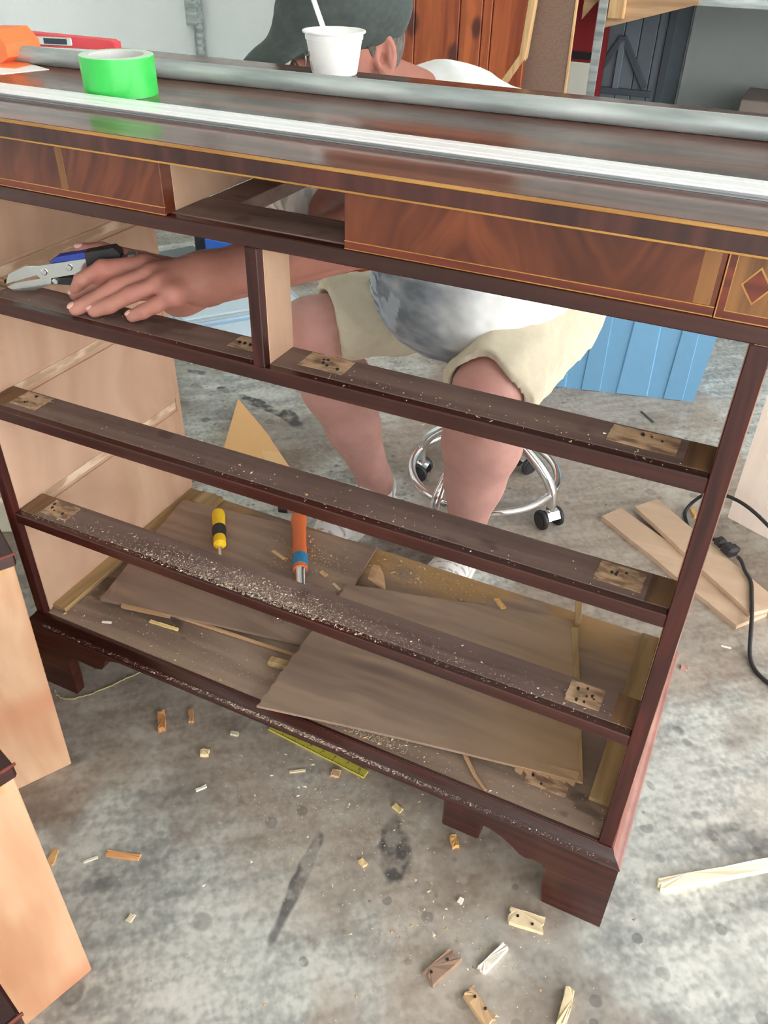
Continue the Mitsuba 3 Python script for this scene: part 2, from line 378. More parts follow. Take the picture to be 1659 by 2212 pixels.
# ------------------------------------------------------------------ the garage
XL, XR, YF, YB, ZC = -2.04, 3.4, -3.2, 3.4, 2.6
struct('floor', box(XL - .1, XR + 1.5, YF, YB + .1, -0.1, 0, 0.0005), 'concrete', 'bare grey concrete garage floor with oil drips and stains')
struct('wall_back', box(XL, XR, YB, YB + .1, 0, ZC, 0.0005), 'wall_paint', 'painted back wall of the garage behind the cap and cedar boards')
struct('wall_left', box(XL - .1, XL, YF, YB, 0, ZC, 0.0005), 'wall_paint', 'pale painted left wall of the garage')
struct('wall_front', cat(box(XL, 1.5, YF - .1, YF, 0, ZC, 0.0005), box(1.5, XR, YF - .1, YF, 2.4, ZC, 0.0005)), 'wall_paint', 'front wall with the second open doorway behind the photographer')
struct('ceiling', box(XL - .1, XR, YF - .1, YB + .1, ZC, ZC + .1, 0.0005), 'ceiling_paint', 'white garage ceiling')
struct('wall_right', cat(box(XR, XR + .1, -2.9, 2.6, 2.4, ZC), box(XR, XR + .1, 2.6, YB, 0, ZC), box(XR, XR + .1, YF, -2.9, 0, ZC)), 'wall_paint',
       'wall around the open garage doorway on the right')

# electrical conduit in the corner with its box
k = thing('conduit', 'grey vertical conduit with a square junction box in the corner of the white walls', 'conduit')
cx, cy = XL + .03, YB - .03
obj('pipe', cyl((cx, cy, 0.0), (cx, cy, 2.5), 0.022, 16), 'galvanised', k, smooth=40)
obj('junction_box', box(cx - .045, cx + .03, cy - .06, cy - .0, .70, .80, .004), 'galvanised', k)
obj('cover_plate', box(cx - .052, cx + .037, cy - .066, cy - .06, .695, .805, .002), 'galvanised', k)

# cedar boards standing behind the man: tongue-and-groove planks on battens
k = thing('cedar_panel', 'knotty orange cedar panel of upright planks standing behind the man', 'wood panel')
x = -.62
ws = [.085, .14, .062, .075, .16, .078, .034, .12]
for i, w in enumerate(ws):
    obj('plank', box(x + .0012, x + w - .0012, 2.2, 2.222, 0.0, 1.75, .003), 'cedar', k)
    x += w
CX1 = x
obj('batten', box(-.62, CX1, 2.2225, 2.245, .25, .33), 'pale_wood', k)
obj('batten', box(-.62, CX1, 2.2225, 2.245, 1.45, 1.53), 'pale_wood', k)
obj('edge_strip', xf(prism([(-.07, .0), (-.052, 0), (-.052, .745), (.002, .83), (.016, 1.0), (.016, 1.75), (.0, 1.75), (-.003, 1.0), (-.016, .84), (-.07, .76)], .038), frame((CX1, 2.236, 0), (1, 0, 0), (0, 0, 1), (0, -1, 0))), 'pale_wood_upright', k, label='pale raw edge strip')

k = thing('hardboard_sheet', 'plain brown hardboard sheet standing to the right of the cedar panel', 'board')
obj('sheet', xf(prism([(-.09, .0), (.132, 0), (.136, 1.5), (-.06, 1.5)], .006), frame((CX1 + .0, 2.262, 0), (1, 0, 0), (0, 0, 1), (0, -1, 0))), 'hardboard', k)
obj('edge_lip', box(CX1 + .131, CX1 + .138, 2.252, 2.266, .0, 1.5, .001), 'pale_wood_upright', k, label='worn pale right edge')

# shelf rack on the right
k = thing('shelf_rack', 'grey metal shelf rack at the right, dim underneath', 'shelf')
obj('shelf', box(.33, 1.95, 2.55, 3.36, .978, 1.008, .002), 'galvanised', k)
obj('upright', cat(box(.282, .312, 2.50, 2.503, 0, 1.9, .0005), box(.282, .285, 2.50, 2.53, 0, 1.9, .0005)), 'galvanised', k)
obj('upright', cat(box(1.93, 1.96, 2.50, 2.503, 0, 1.9, .0005), box(1.957, 1.96, 2.50, 2.53, 0, 1.9, .0005)), 'galvanised', k)
obj('back_upright', box(.282, .312, 3.33, 3.36, 0, 1.9, .001), 'galvanised', k)
obj('side_panel', box(1.95, 1.957, 2.53, 3.36, .0, 1.9, .001), 'rack_shade_grey', k)  # unseen side, added to keep the bay under the shelf dark
obj('shelf', box(.31, 1.95, 2.55, 3.36, 1.6, 1.63, .002), 'galvanised', k)
obj('shade_panel', box(.48, 1.95, 3.362, 3.375, 0, 1.6, .001), 'rack_shade_grey', k)  # grey sheet added over the wall to deepen the shade there

k = thing('plywood_offcut', 'tan plywood offcut with a square block fixed on it, above the grey locker', 'board')
q0, q1, q2, q3 = (0.3046, 2.53, 0.8995), (0.5967, 2.53, 0.9831), (0.2208, 2.53, 0.9191), (0.2673, 2.53, 0.9759)
obj('board', xf(prism([(q0[0], q0[2]), (q1[0], q1[2]), (q1[0], q1[2] + .12), (q2[0], q2[2] + .16), (q2[0], q2[2]), (q3[0], q3[2])], .012), frame((0, 2.5495, 0), (1, 0, 0), (0, 0, 1), (0, -1, 0))), 'pale_wood', k)
obj('block', box(q0[0] + .008, q0[0] + .062, 2.508, 2.5365, q0[2] + .03, q0[2] + .16, .003), 'pale_wood_upright', k)

RX = 0.2326
k = thing('red_cabinet', 'dark red cabinet seen behind the steel upright', 'cabinet')
obj('body', box(.04, RX, 2.72, 2.96, .0, 1.5, .004), 'painted', k, color=lin(120, 26, 30))
obj('band', box(.038, RX + .002, 2.712, 2.7195, .775, .80, .001), 'black_gloss', k)
obj('base', box(.038, RX + .002, 2.712, 2.7195, .0, .765, .001), 'painted', k, color=lin(206, 208, 196))

# grey locker with a braced door
k = thing('locker', 'dim blue-grey wooden door with a triangular brace under the shelf', 'door')
L = lin(92, 104, 112); L2 = lin(62, 72, 80)
obj('body', box(.10, .47, 3.0, 3.38, 0, .97, .003), 'painted', k, color=L2)
for i in range(6):
    obj('board', box(.10 + i * .0617 + .001, .10 + (i + 1) * .0617 - .001, 2.982, 2.999, 0, .96, .003), 'painted', k, color=tuple(np.array(L) * (.86 + .05 * ((i * 5) % 4))))
def brace(a, b): return xf(box(0, math.dist(a, b), -.012, .012, 0, .014, .002), along((a[0], 2.981, a[1]), (b[0], 2.981, b[1]), (0, -1, 0)))
obj('brace', brace((.185, .66), (.285, .83)), 'painted', k, color=L2)
obj('brace', brace((.285, .83), (.40, .66)), 'painted', k, color=L2)
obj('brace', brace((.16, .64), (.43, .64)), 'painted', k, color=L2)
obj('brace', brace((.285, .65), (.285, .82)), 'painted', k, color=tuple(np.array(L) * 1.15))
obj('side_rail', box(.445, .475, 2.968, 2.98, 0, .96, .002), 'painted', k, color=tuple(np.array(L2) * .8))

tag(obj('cardboard_box', cat(box(.77, 1.05, 2.9, 3.2, .0, .665, .004)), 'painted', color=lin(118, 106, 100)), 'dull brown box standing low under the shelf at the right', 'box')

# blue plastic tote behind the man
def ribbed_tote(key, o, a, L, D, H, n, col):
    A = rotz(a, o)
    rim = tuple(np.array(col) * 1.05)
    obj('body', xf(hull([(s * x, y, z) for z, q in ((0.0, .0), (H - .03, -.02)) for s, x in ((1, q), (1, L - q)) for y in (q, D - q)]), A), 'painted', key, color=col)
    obj('rim', xf(box(-.005, L + .005, -.005, D + .005, H - .03, H, .006), A), 'painted', key, color=rim)
    if n == 0:
        obj('rim_flange', xf(box(-.02, L + .02, -.022, D + .022, H - .012, H - .004, .003), A), 'painted', key, color=tuple(np.array(col) * .8))
    for i in range(n):
        x = L * (i + .5) / n
        w = L / n * (.36 if i % 2 else .22)
        obj('rib', xf(hull([(x + s * w * q, y, z) for z, q, y in ((.003, 1, -.005), (H - .032, .75, -.026), (.003, 1.15, .003), (H - .032, .9, -.016)) for s in (-1, 1)]), A), 'painted', key, color=tuple(np.array(col) * (1.04 if i % 2 else .97)))
k = thing('plastic_tote', 'sky-blue ribbed plastic tote on the floor behind the seated man', 'storage tote')
ribbed_tote(k, (0.5252 - .2, 1.6374 - .05, 0), math.atan2(.102, .408), .63, .42, .36, 5, lin(104, 152, 186))
k = thing('plastic_tote', 'pale ice-blue plastic tub with a flat rim beyond the forearms on the left', 'storage tote')
ta, tb = (-0.5879, 1.2286, 0.0), (-0.3515, 1.5308, 0.0)
ribbed_tote(k, ta, math.atan2(tb[1] - ta[1], tb[0] - ta[0]), math.hypot(tb[0] - ta[0], tb[1] - ta[1]), .40, .155, 0, lin(196, 218, 232))

k = thing('tool_case', 'dark tool case with a blue insert on the far floor at the left', 'tool case')
obj('body', box(-1.10, -.72, 1.96, 2.25, .012, .16, .012), 'painted', k, color=lin(34, 38, 44))
obj('insert', box(-1.03, -.80, 1.945, 1.96, .06, .135, .003), 'painted', k, color=lin(52, 110, 214))
obj('stripe', box(-1.02, -.81, 1.942, 1.945, .052, .060, .001), 'painted', k, color=lin(200, 196, 120))
obj('foot', box(-1.10, -1.06, 1.95, 2.25, 0, .012, .002), 'black_rubber', k)
obj('foot', box(-.76, -.72, 1.95, 2.25, 0, .012, .002), 'black_rubber', k)
tag(obj('floor_mat', xf(box(0, .62, 0, .5, 0, .008, .003), rotz(-.5, (-1.5, 1.72, 0))), 'painted', color=lin(96, 106, 108)), 'dark grey mat on the floor before the tool case', 'mat')
tag(obj('white_board', xf(box(-.6, 0, 0, .02, 0, .09, .003), rotz(.5, (-.37, .33, 0))), 'painted', color=lin(236, 232, 212)), 'low cream board on edge behind the upright drawer at the left margin', 'board')
tag(obj('leaning_sheet', xf(prism([(0, 0), (.5, 0), (.5, .42), (-.01, .42)], .008), frame((1.115, 1.164, 0), unit((.097, -.046, 0)), unit((.02, .03, 1)), unit(np.cross(unit((.097, -.046, 0)), unit((.02, .03, 1)))))), 'pinkish_ply'),
    'pale wooden sheet standing on the floor at the right margin', 'board')

# ------------------------------------------------------------------ the chest of drawers
W, S, D, DR = 1.0583, 0.0197, 0.4462, 0.0653
ZT, ZFU, Z1T, Z1B, Z2T, Z2B, Z3T, Z3B, Z4T, Z4B, ZB, ZBEAD, OT, MO, FO = 1.034, 1.0137, .9497, .9317, .7909, .7723, .6104, .5913, .4045, .3855, .1758, .1568, .0286, .0176, .0168
C = thing('chest_of_drawers', 'dark mahogany chest of drawers with its drawers and back taken out', 'chest of drawers')
top = obj('top', box(-.022, W + .022, -OT, D + .012, ZFU, ZT, .0025), 'mahogany_top', C)
obj('edge_banding', box(-.0225, W + .0225, -OT - .0012, -OT + .002, ZFU + .0015, ZT - .0035, .0004), 'crossbanding', top)
obj('stringing', box(-.0225, W + .0225, -OT - .0018, -OT + .004, ZT - .0036, ZT - .0006, .0008), 'boxwood_string', top, label='pale boxwood line along the top edge')
obj('stringing', box(-.0225, W + .0225, -OT - .0016, -OT + .004, ZFU - .0004, ZFU + .0016, .0004), 'boxwood_string', top)
# sides: inner boards between the drawer-guide housings, mahogany outside
for nm, x0, sgn in (('left', 0.0, 1), ('right', W, -1)):
    X = lambda a, b: (x0 + sgn * a, x0 + sgn * b) if sgn > 0 else (x0 + sgn * b, x0 + sgn * a)
    sd = obj('side_panel', box(*X(.002, .0165), .0, D, ZBEAD, ZFU, .0008), 'raw_panel', C)
    obj('veneer', box(*X(0, .002), .0, D, ZBEAD, ZFU, .0006), 'mahogany_upright' if nm == 'left' else 'pinkish_mahogany', sd)
    obj('back_edge', box(*X(.0165, .0197), D - .012, D, ZBEAD, ZFU, .0006), 'raw_panel', sd)
    for za, zb in ((ZB, Z4B - .004), (Z4T + .006, Z3B - .004), (Z3T + .006, Z2B - .004), (Z2T + .006, Z1B - .004), (Z1T, ZFU)):
        obj('lining', box(*X(.0165, S), .0125, D - .012, za, zb, .0008), 'raw_panel', sd)
    for zz in (Z4B, Z3B, Z2B, Z1B):
        obj('guide_housing', box(*X(.0165, .0181), DR, D - .014, zz + .003, zz + .018, .0005), 'guide_wood', sd, label='pale strip where a drawer runner was glued')
    st = obj('stile', box(*X(0, S), -.001, .012, ZB, Z1B, .0012), 'mahogany_upright', C)
    obj('worn_edge', box(*X(-.0003, .0009), -.0012, .002, ZB + .01, Z1B - .02, .0003), 'worn_veneer', st, label='worn pale outer edge')
# rails between the drawer openings
def scar(x0, x1, y0, y1, z, seed, nails, parent):
    rs = np.random.RandomState(seed)
    a = [(x0 + (x1 - x0) * t, y0 + rs.uniform(-.0006, .0006)) for t in np.linspace(0, 1, 9)]
    b = [(x1 + rs.uniform(-.0007, .0007), y0 + (y1 - y0) * t) for t in np.linspace(.15, .9, 5)]
    c = [(x1 - (x1 - x0) * t, y1 + rs.uniform(-.001, .0004)) for t in np.linspace(0, 1, 7)]
    d = [(x0 + rs.uniform(-.0007, .0007), y1 - (y1 - y0) * t) for t in np.linspace(.15, .9, 5)]
    s = obj('scar_patch', prism(a + b + c + d, .0007, z - .0001), 'scar_wood', parent, label='raw pale patch where a drawer stop was pried off')
    for i in range(3):
        sx, sy = rs.uniform(x0 + .01, x1 - .015), rs.uniform(y0 + .004, y1 - .006)
        l, h = rs.uniform(.012, .03), rs.uniform(.001, .0025)
        obj('splinter', hull([(sx, sy, z), (sx + l, sy + .004, z + h), (sx + l * .9, sy + .0065, z), (sx + .2 * l, sy + .006, z + h * .6), (sx, sy + .003, z)]), 'pale_wood', s)
    for i in range(nails):
        nx, ny = rs.uniform(x0 + .006, x1 - .006), rs.uniform(y0 + .004, y1 - .004)
        obj('nail_hole', cyl((nx, ny, z), (nx + .001, ny, z + .0012), rs.uniform(.0014, .003), 8), 'black_rubber', s)
def rail(zb, zt, scars):
    r = obj('rail', box(S, W - S, .0121, DR, zb, zt, .0008), 'grimy_rail', C)
    obj('front_edge', box(S, W - S, -.001, .012, zb, zt, .0014), 'mahogany_dark', r, label='polished dark mahogany front edge')
    obj('end_block', box(S, S + .033, .0125, DR - .001, zt - .004, zt + .0003, .0004), 'end_wood', r)
    obj('end_block', box(W - S - .028, W - S, .0125, DR - .001, zt - .004, zt + .0003, .0004), 'end_wood', r)
    for q in scars: scar(*q, r)
rail(Z4B, Z4T, [(S + .034, S + .088, .022, .060, Z4T, 1, 4), (W - S - .09, W - S - .045, .022, .060, Z4T, 2, 7)])
rail(Z3B, Z3T, [(S + .034, S + .085, .022, .062, Z3T, 3, 3), (W - S - .088, W - S - .034, .024, .061, Z3T, 4, 4)])
rail(Z2B, Z2T, [(S + .02, S + .07, .02, .062, Z2T, 5, 3), (W / 2 - .066, W / 2 - .011, .03, .062, Z2T, 6, 4), (W / 2 + .036, W / 2 + .095, .026, .063, Z2T, 7, 5), (W - S - .106, W - S - .036, .026, .062, Z2T, 8, 3)])
r1 = obj('rail', box(S, W - S, .0121, .078, Z1B, Z1T, .0008), 'grimy_rail', C)
obj('front_edge', box(0, W, -.001, .012, Z1B, Z1T - .001, .0012), 'mahogany_dark', r1, label='polished dark mahogany front edge')
# centre upright between the two short drawers
dv = obj('divider', box(W / 2 - .0078, W / 2 + .0078, .012, DR, Z2T, Z1B, .0008), 'raw_panel', C)
obj('front_edge', box(W / 2 - .0078, W / 2 + .0078, -.001, .012, Z2T, Z1B, .001), 'mahogany_upright', dv)
# frieze: veneered drawer fronts either side of an empty middle opening
def inlay(x0, x1, z0, z1, parent, w=.0011):
    for b in ((x0, x1, z0, z0 + w), (x0, x1, z1 - w, z1), (x0, x0 + w, z0, z1), (x1 - w, x1, z0, z1)):
        obj('stringing', box(b[0], b[1], -.0016, .002, b[2], b[3], .0002), 'boxwood_string', parent)
FX = (.058, .421, .644, 1.003)
for x0, x1, band in ((FX[0], FX[1], (.275, .285)), (FX[2], FX[3], (.984, .9985))):
    f = obj('drawer_front', box(x0, x1, -.0008, .018, Z1T, ZFU - .0006, .0006), 'flame_veneer', C, label='flame mahogany veneered frieze front')
    obj('banding', box(x0, x1, -.0012, .002, Z1T + .0006, Z1T + .0078, .0003), 'red_banding', f)
    obj('stringing', box(x0, x1, -.0016, .002, Z1T - .0003, Z1T + .0008, .0002), 'boxwood_string', f)
    obj('stringing', box(x0, x1, -.0016, .002, Z1T + .0076, Z1T + .0087, .0002), 'boxwood_string', f)
    obj('cross_band', box(*band, -.0011, .002, Z1T + .0088, ZFU - .0008, .0003), 'satinwood', f, label='lighter satinwood strip')
for x0, x1 in ((0.0, FX[0] - .0006), (FX[3] + .0006, W)):
    b = obj('corner_block', box(x0, x1, -.0012, .02, Z1T - .001, ZFU - .0006, .0006), 'red_banding', C, label='square corner block with inlaid diamond')
    obj('field', box(x0 + .008, x1 - .008, -.0017, .002, Z1T + .0075, ZFU - .008, .0003), 'satinwood', b)
    inlay(x0 + .0072, x1 - .0072, Z1T + .0066, ZFU - .0072, b)
    inlay(x0 + .0004, x1 - .0004, Z1T - .0008, ZFU - .001, b)
    mx, mz = (x0 + x1) / 2, (Z1T + ZFU) / 2
    for s, wd, y, m in ((1.0, 0, -.0022, 'boxwood_string'), (.84, 0, -.0026, 'red_banding')):
        obj('diamond', xf(prism([(-.0125 * s, 0), (0, -.0165 * s), (.0125 * s, 0), (0, .0165 * s)], .002), frame((mx, y + .002, mz), (1, 0, 0), (0, 0, 1), (0, -1, 0))), m, b)
for x0, x1 in ((FX[1] - .012, FX[1]), (FX[2], FX[2] + .012)):
    obj('partition', box(x0, x1, .018, D - .03, Z1T + .0002, ZFU - .0004, .0006), 'raw_panel', C)
obj('runner', box(FX[1], FX[1] + .045, .0785, D - .03, Z1B, Z1T, .0008), 'grimy_rail', C)
obj('back_rail', box(S, W - S, D - .03, D, .972, ZFU, .0008), 'raw_panel', C)
# carcase floor
bt = obj('bottom_board', box(S, W - S, .0, D, ZB - .018, ZB, .0008), 'bottom_board', C)
obj('front_lip', box(S, W - S, -.001, .006, ZBEAD, ZB + .0006, .001), 'mahogany_dark', bt)
obj('runner', box(S, S + .03, .02, D - .005, ZB, ZB + .009, .001), 'yellow_wood', C)
obj('runner', box(W - S - .03, W - S, .06, D - .005, ZB, ZB + .007, .001), 'yellow_wood', C)
obj('end_block', box(S + .03, S + .085, D - .05, D - .004, ZB, ZB + .012, .002), 'yellow_wood', C)
scar(W - S - .125, W - S - .062, .048, .098, ZB + .0004, 11, 3, bt)
# base moulding: one mitred run along the front and both sides
def mould_prof(t):     # outward offset, height
    return [(-.004, ZB), (.002, ZB), (.0035, ZB - .003), (.006, ZB - .009), (.0105, ZB - .0145), (MO - .0022, ZB - .0165), (MO, ZB - .0175), (MO + .0008, ZBEAD + .0005), (MO, ZBEAD - .0022), (FO + .0006, ZBEAD - .0034), (-.004, ZBEAD - .0034)]
P = mould_prof(0)
def mould_run(corners):
    V, Fc = [], []
    n = len(P)
    for (bx, by, sx, sy) in corners:
        V += [(bx + sx * o, by + sy * o, z) for o, z in P]
    for i in range(len(corners) - 1):
        for j in range(n):
            q = (j + 1) % n
            a, b, c, d = i * n + j, i * n + q, (i + 1) * n + q, (i + 1) * n + j
            Fc += [(a, b, c), (a, c, d)]
    for i in (0, (len(corners) - 1) * n):
        for j in range(1, n - 1):
            Fc.append((i, i + j + 1, i + j) if i == 0 else (i, i + j, i + j + 1))
    m = trimesh.Trimesh(np.array(V), np.array(Fc), process=False)
    if m.volume < 0: m.invert()
    return m
obj('base_moulding', mould_run([(0, D, -1, 0), (0, 0, -1, -1), (W, 0, 1, -1)]), 'mahogany_dark', C, smooth=35, label='moulded base strip with rounded bead')
obj('base_moulding', mould_run([(W, 0, 1, -1), (W, D, 1, 0)]), 'pinkish_mahogany', C, smooth=35, label='paler pinkish side run of the base moulding')
# bracket feet
prof = [(0, 0), (.090, 0), (.094, .03), (.0965, .065), (.097, .086), (.104, .094), (.118, .096), (.128, .092), (.138, .095), (.152, .108), (.168, .119), (.186, .126), (.205, .128), (.218, .133), (.232, .146), (.26, .1534), (0, .1534)]
prof_l = [(0, 0), (.081, 0), (.084, .04), (.083, .089), (.088, .098), (.097, .105), (.111, .107), (.13, .105), (.15, .104), (.166, .109), (.174, .122), (.180, .138), (.21, .148), (.26, .1534), (0, .1534)]
def foot(kx, ky, px, ry):
    sx, sy = (1 if kx < .5 else -1), (1 if ky < .2 else -1)
    A = np.array([[sx, 0, 0, kx], [0, 0, sy, ky], [0, 1, 0, 0], [0, 0, 0, 1.0]])
    B = np.array([[0, 0, sx, kx], [sy, 0, 0, ky], [0, 1, 0, 0], [0, 0, 0, 1.0]])
    obj('bracket_foot', cat(xf(prism(px, .02), A), xf(prism(px, .02), B)), 'mahogany_dark', C, label='shaped bracket foot')
for kx, ky in ((-FO, -FO), (W + FO, -FO), (-FO, D), (W + FO, D)):
    foot(kx, ky, prof if kx > .5 else prof_l, 0)
obj('base_fascia', box(.2, W - .2, -FO, .004, .1475, .1534, .001), 'mahogany_dark', C)
obj('glue_block', box(.806, .868, .004, .05, .052, .157, .003), 'mahogany_dark', C)
obj('glue_block', box(.806, .864, .05, .075, .045, .157, .006), 'grimy_rail', C)

# ------------------------------------------------------------------ things lying on the chest top
k = thing('steel_pipe', 'long grey galvanised round pipe lying along the back of the chest top', 'pipe')
pa, pb = (-0.052, 0.256, 1.0455), (0.9944, 0.299, 1.0455)
pa, pb = np.array(pa), np.array(pb); pb = pb + (pb - pa) * .12
u = unit(pb - pa)
obj('barrel', tube([pa, pa + u * 1e-5, pb - u * 1e-5, pb], [.0102, .0115, .0115, .0102], 40), 'galvanised', k, smooth=40)
obj('end_rim', tube([pa - u * .004, pa - u * .0039, pa + u * .001], [.0106, .0119, .0119], 40), 'dull_steel', k, smooth=40)
k = thing('pipe_clamp', 'orange cast clamp head at the left end of the galvanised pipe', 'clamp')
o = lin(238, 128, 74)
obj('body', hull([(x, y, z) for x, z in ((-.115, 1.040), (-.03, 1.036), (-.012, 1.045), (-.012, 1.062), (-.03, 1.078), (-.10, 1.074)) for y in (pa[1] - .03, pa[1] + .034)]), 'painted', k, color=o)
obj('jaw', hull([(x, y, z) for x, y in ((-.028, pa[1] - .05), (.012, pa[1] - .042), (.006, pa[1] - .012), (-.024, pa[1] + .03)) for z in (1.0345, 1.0365)]), 'painted', k, color=o)
obj('screw', cyl((-.16, pa[1], 1.056), (-.10, pa[1], 1.056), .008, 14), 'dull_steel', k, smooth=40)
tag(obj('paper_sheet', prism([(-.02, .15), (.03, .172), (.052, .235), (-.02, .262)], .0006, ZT), 'painted', color=lin(244, 244, 240)), 'white paper under the orange clamp on the chest top', 'paper')
k = thing('straightedge', 'long flat aluminium bar lying along the front of the chest top', 'straightedge')
y0, y1, zt = .055, .099, 1.0408
obj('bar', box(-.3, 1.45, y0, y1, zt - .0022, zt, .0006), 'aluminium', k)
obj('web', box(-.3, 1.45, y0 + .006, y1 - .006, ZT + .0012, zt - .0021, .0002), 'dull_steel', k)
obj('flange', box(-.3, 1.45, y0 + .001, y1 - .001, ZT, ZT + .0013, .0003), 'dull_steel', k)
obj('ridge', box(-.3, 1.45, y0 + .010, y0 + .013, zt - .0002, zt + .0005, .0002), 'aluminium', k)
obj('ridge', box(-.3, 1.45, y0 + .030, y0 + .0325, zt - .0002, zt + .0004, .0002), 'aluminium', k)
k = thing('tape_roll', 'roll of bright green masking tape standing between the bar and the pipe', 'tape')
tx, ty = 0.253, .149
rs = np.random.RandomState(4)
m = lathe([(.0355, 0), (.0433, .0), (.0443, .001), (.0445, .043), (.0435, .044), (.0357, .044), (.0355, .043), (.0355, 0)], 72)
m.apply_translation([tx, ty, ZT])
v = m.vertices
cc = np.where((np.hypot(v[:, 0] - tx, v[:, 1] - ty) > .0438)[:, None], lin(58, 196, 84), lin(196, 226, 200))
obj('tape', m, 'glossy', k, smooth=True, color=cc)
m = lathe([(.0328, .0005), (.0355, .0005), (.0355, .0437), (.0328, .0437), (.0328, .0005)], 60); m.apply_translation([tx, ty, ZT])
obj('core', m, 'painted', k, color=lin(214, 216, 212), label='pale grey cardboard core')
k = thing('plastic_cup', 'white disposable cup with a straw at the back edge of the chest top', 'cup')
ux, uy = 0.4071, .418
def cupprof(r0, r1, h):
    return [(0, 0), (r0 - .003, 0), (r0, .002)] + [(r0 + (r1 - r0) * t, h * t) for t in (.3, .6, .78)] + [(r1 - .0035, h * .8), (r1 - .0005, h * .81), (r1, h * .93), (r1 + .003, h * .95), (r1 + .0036, h * .98), (r1 + .003, h), (r1, h), (r1 - .004, h * .96), (r0 - .003, .004), (0, .004)]
m = lathe(cupprof(.0315, .0405, .055), 56); m.apply_translation([ux, uy, ZT])
obj('cup', m, 'glossy', k, smooth=35, color=lin(246, 246, 244))
for z0, z1, a0, a1, c in ((.024, .030, 3.55, 4.0, (128, 150, 150)), (.006, .018, 3.75, 4.05, (190, 204, 204))):
    q = []
    for a in np.linspace(a0, a1, 8):
        for z in (z0, z1):
            r = .0315 + .009 * z / .055 * 1.02 + .0004
            q.append((ux + r * math.cos(a), uy + r * math.sin(a), ZT + z))
    fc = []
    for i in range(7): fc += [(2 * i, 2 * i + 2, 2 * i + 3), (2 * i, 2 * i + 3, 2 * i + 1)]
    obj('print', trimesh.Trimesh(np.array(q), np.array(fc), process=False), 'painted', k, color=lin(*c))
obj('straw', tube([(ux + .012, uy, ZT + .006), (0.3969, 0.408, 1.0895), (0.3749, 0.4, 1.1499)], .0035, 14), 'glossy', k, smooth=40, color=lin(250, 250, 252), label='white straw')
k = thing('spirit_level', 'short red spirit level with a silver-framed dark window on the chest top', 'spirit level')
A = along((-.140, .398, ZT), (.012, .438, ZT))
obj('body', xf(hull([(x, y, z) for x, z in ((0, 0), (.150, 0), (.150, .010), (.143, .0135), (.0, .019)) for y in (-.011, .011)]), A), 'painted', k, color=lin(228, 84, 92))
obj('frame', xf(cat(box(-.002, .078, -.013, -.011, .003, .0150, .001)), A), 'chrome', k)
obj('window', xf(box(.03, .07, -.0142, -.0128, .005, .013, .0008), A), 'painted', k, color=lin(62, 76, 84))
obj('end_cap', xf(box(-.006, .0, -.012, .012, .0, .018, .002), A), 'dull_steel', k)

# ------------------------------------------------------------------ inside the carcase
k = thing('dust_panel', 'broken dusty plywood panel lying at the back left inside the chest', 'board')
obj('panel', sheet((.036, .392, .1895), (.090, .068, .1875), (.504, .146, .1825), (.478, .438, .1885), .006, 40, 30, bend=lambda u, v: .002 * np.sin(3 * u), edge=.0012, seed=2), 'dusty_ply', k)
obj('torn_edge', hull([(.134, .076, .1885), (.232, .093, .1872), (.235, .085, .1852), (.137, .068, .1865), (.14, .07, .182), (.23, .088, .181)]), 'pale_wood', k, label='pale torn edge')
k = thing('dust_panel', 'wide broken plywood panel lying across the front right of the carcase floor', 'board')
obj('panel', sheet((.482, .301, .1975), (.489, -.022, .1965), (.994, .078, .187), (.894, .412, .188), .005, 48, 34, bend=lambda u, v: .004 * np.sin(np.pi * v) * u, edge=.0022, seed=5), 'dusty_ply', k)
rs = np.random.RandomState(8)
for i, t in enumerate(np.linspace(.80, .95, 7)):
    bx, by = .489 + (.994 - .489) * t, -.022 + .1 * t
    z = .1965 - .0095 * t
    obj('splinter', hull([(bx, by + .016, z + .001), (bx + .017, by + .019, z + .001), (bx + .015, by - rs.uniform(.001, .012), z - .001), (bx + .004, by - rs.uniform(0, .008), z - .0005), (bx + .008, by + .014, z - .004)]), 'pale_wood', k)
obj('edge_strip', sheet((.982, .10, .1885), (.994, .079, .1878), (.897, .409, .1893), (.885, .406, .1893), .003, 4, 20), 'yellow_wood', k)
k = thing('lath', 'thin pale splintered lath lying in front of the left dust panel', 'wood strip')
obj('strip', hull([(.232, .105, .1768), (.239, .098, .1768), (.475, .112, .1768), (.48, .119, .1768), (.233, .104, .1815), (.239, .099, .1812), (.478, .117, .1798)]), 'pale_wood', k)
tag(obj('wood_stick', tube([(.815, .052, .185), (.826, .040, .183), (.845, .022, .180), (.868, .006, .1785)], [.004, .0035, .003, .0022], 6), 'pale_wood'), 'short pale stick poking out under the front edge of the right panel', 'wood strip')
tag(obj('wood_strip', xf(box(0, .085, -.006, .006, 0, .006, .001), along((.900, .395, .1895), (.882, .472, .194))), 'yellow_wood'), 'short yellow strip jutting over the back edge of the carcase floor', 'wood strip')
tag(obj('wood_block', xf(box(0, .075, -.010, .010, 0, .012, .004), along((.446, .080, .1772), (.52, .088, .1772))), 'yellow_wood'), 'small tan wood block half under the right dust panel', 'wood block')
tag(obj('torn_chip', hull([(.508, .335, .195), (.555, .318, .1945), (.53, .36, .194), (.512, .38, .194), (.498, .378, .194), (.503, .352, .1955), (.52, .34, .199)]), 'pale_wood'), 'jagged pale chip near the middle of the carcase floor', 'wood chip')

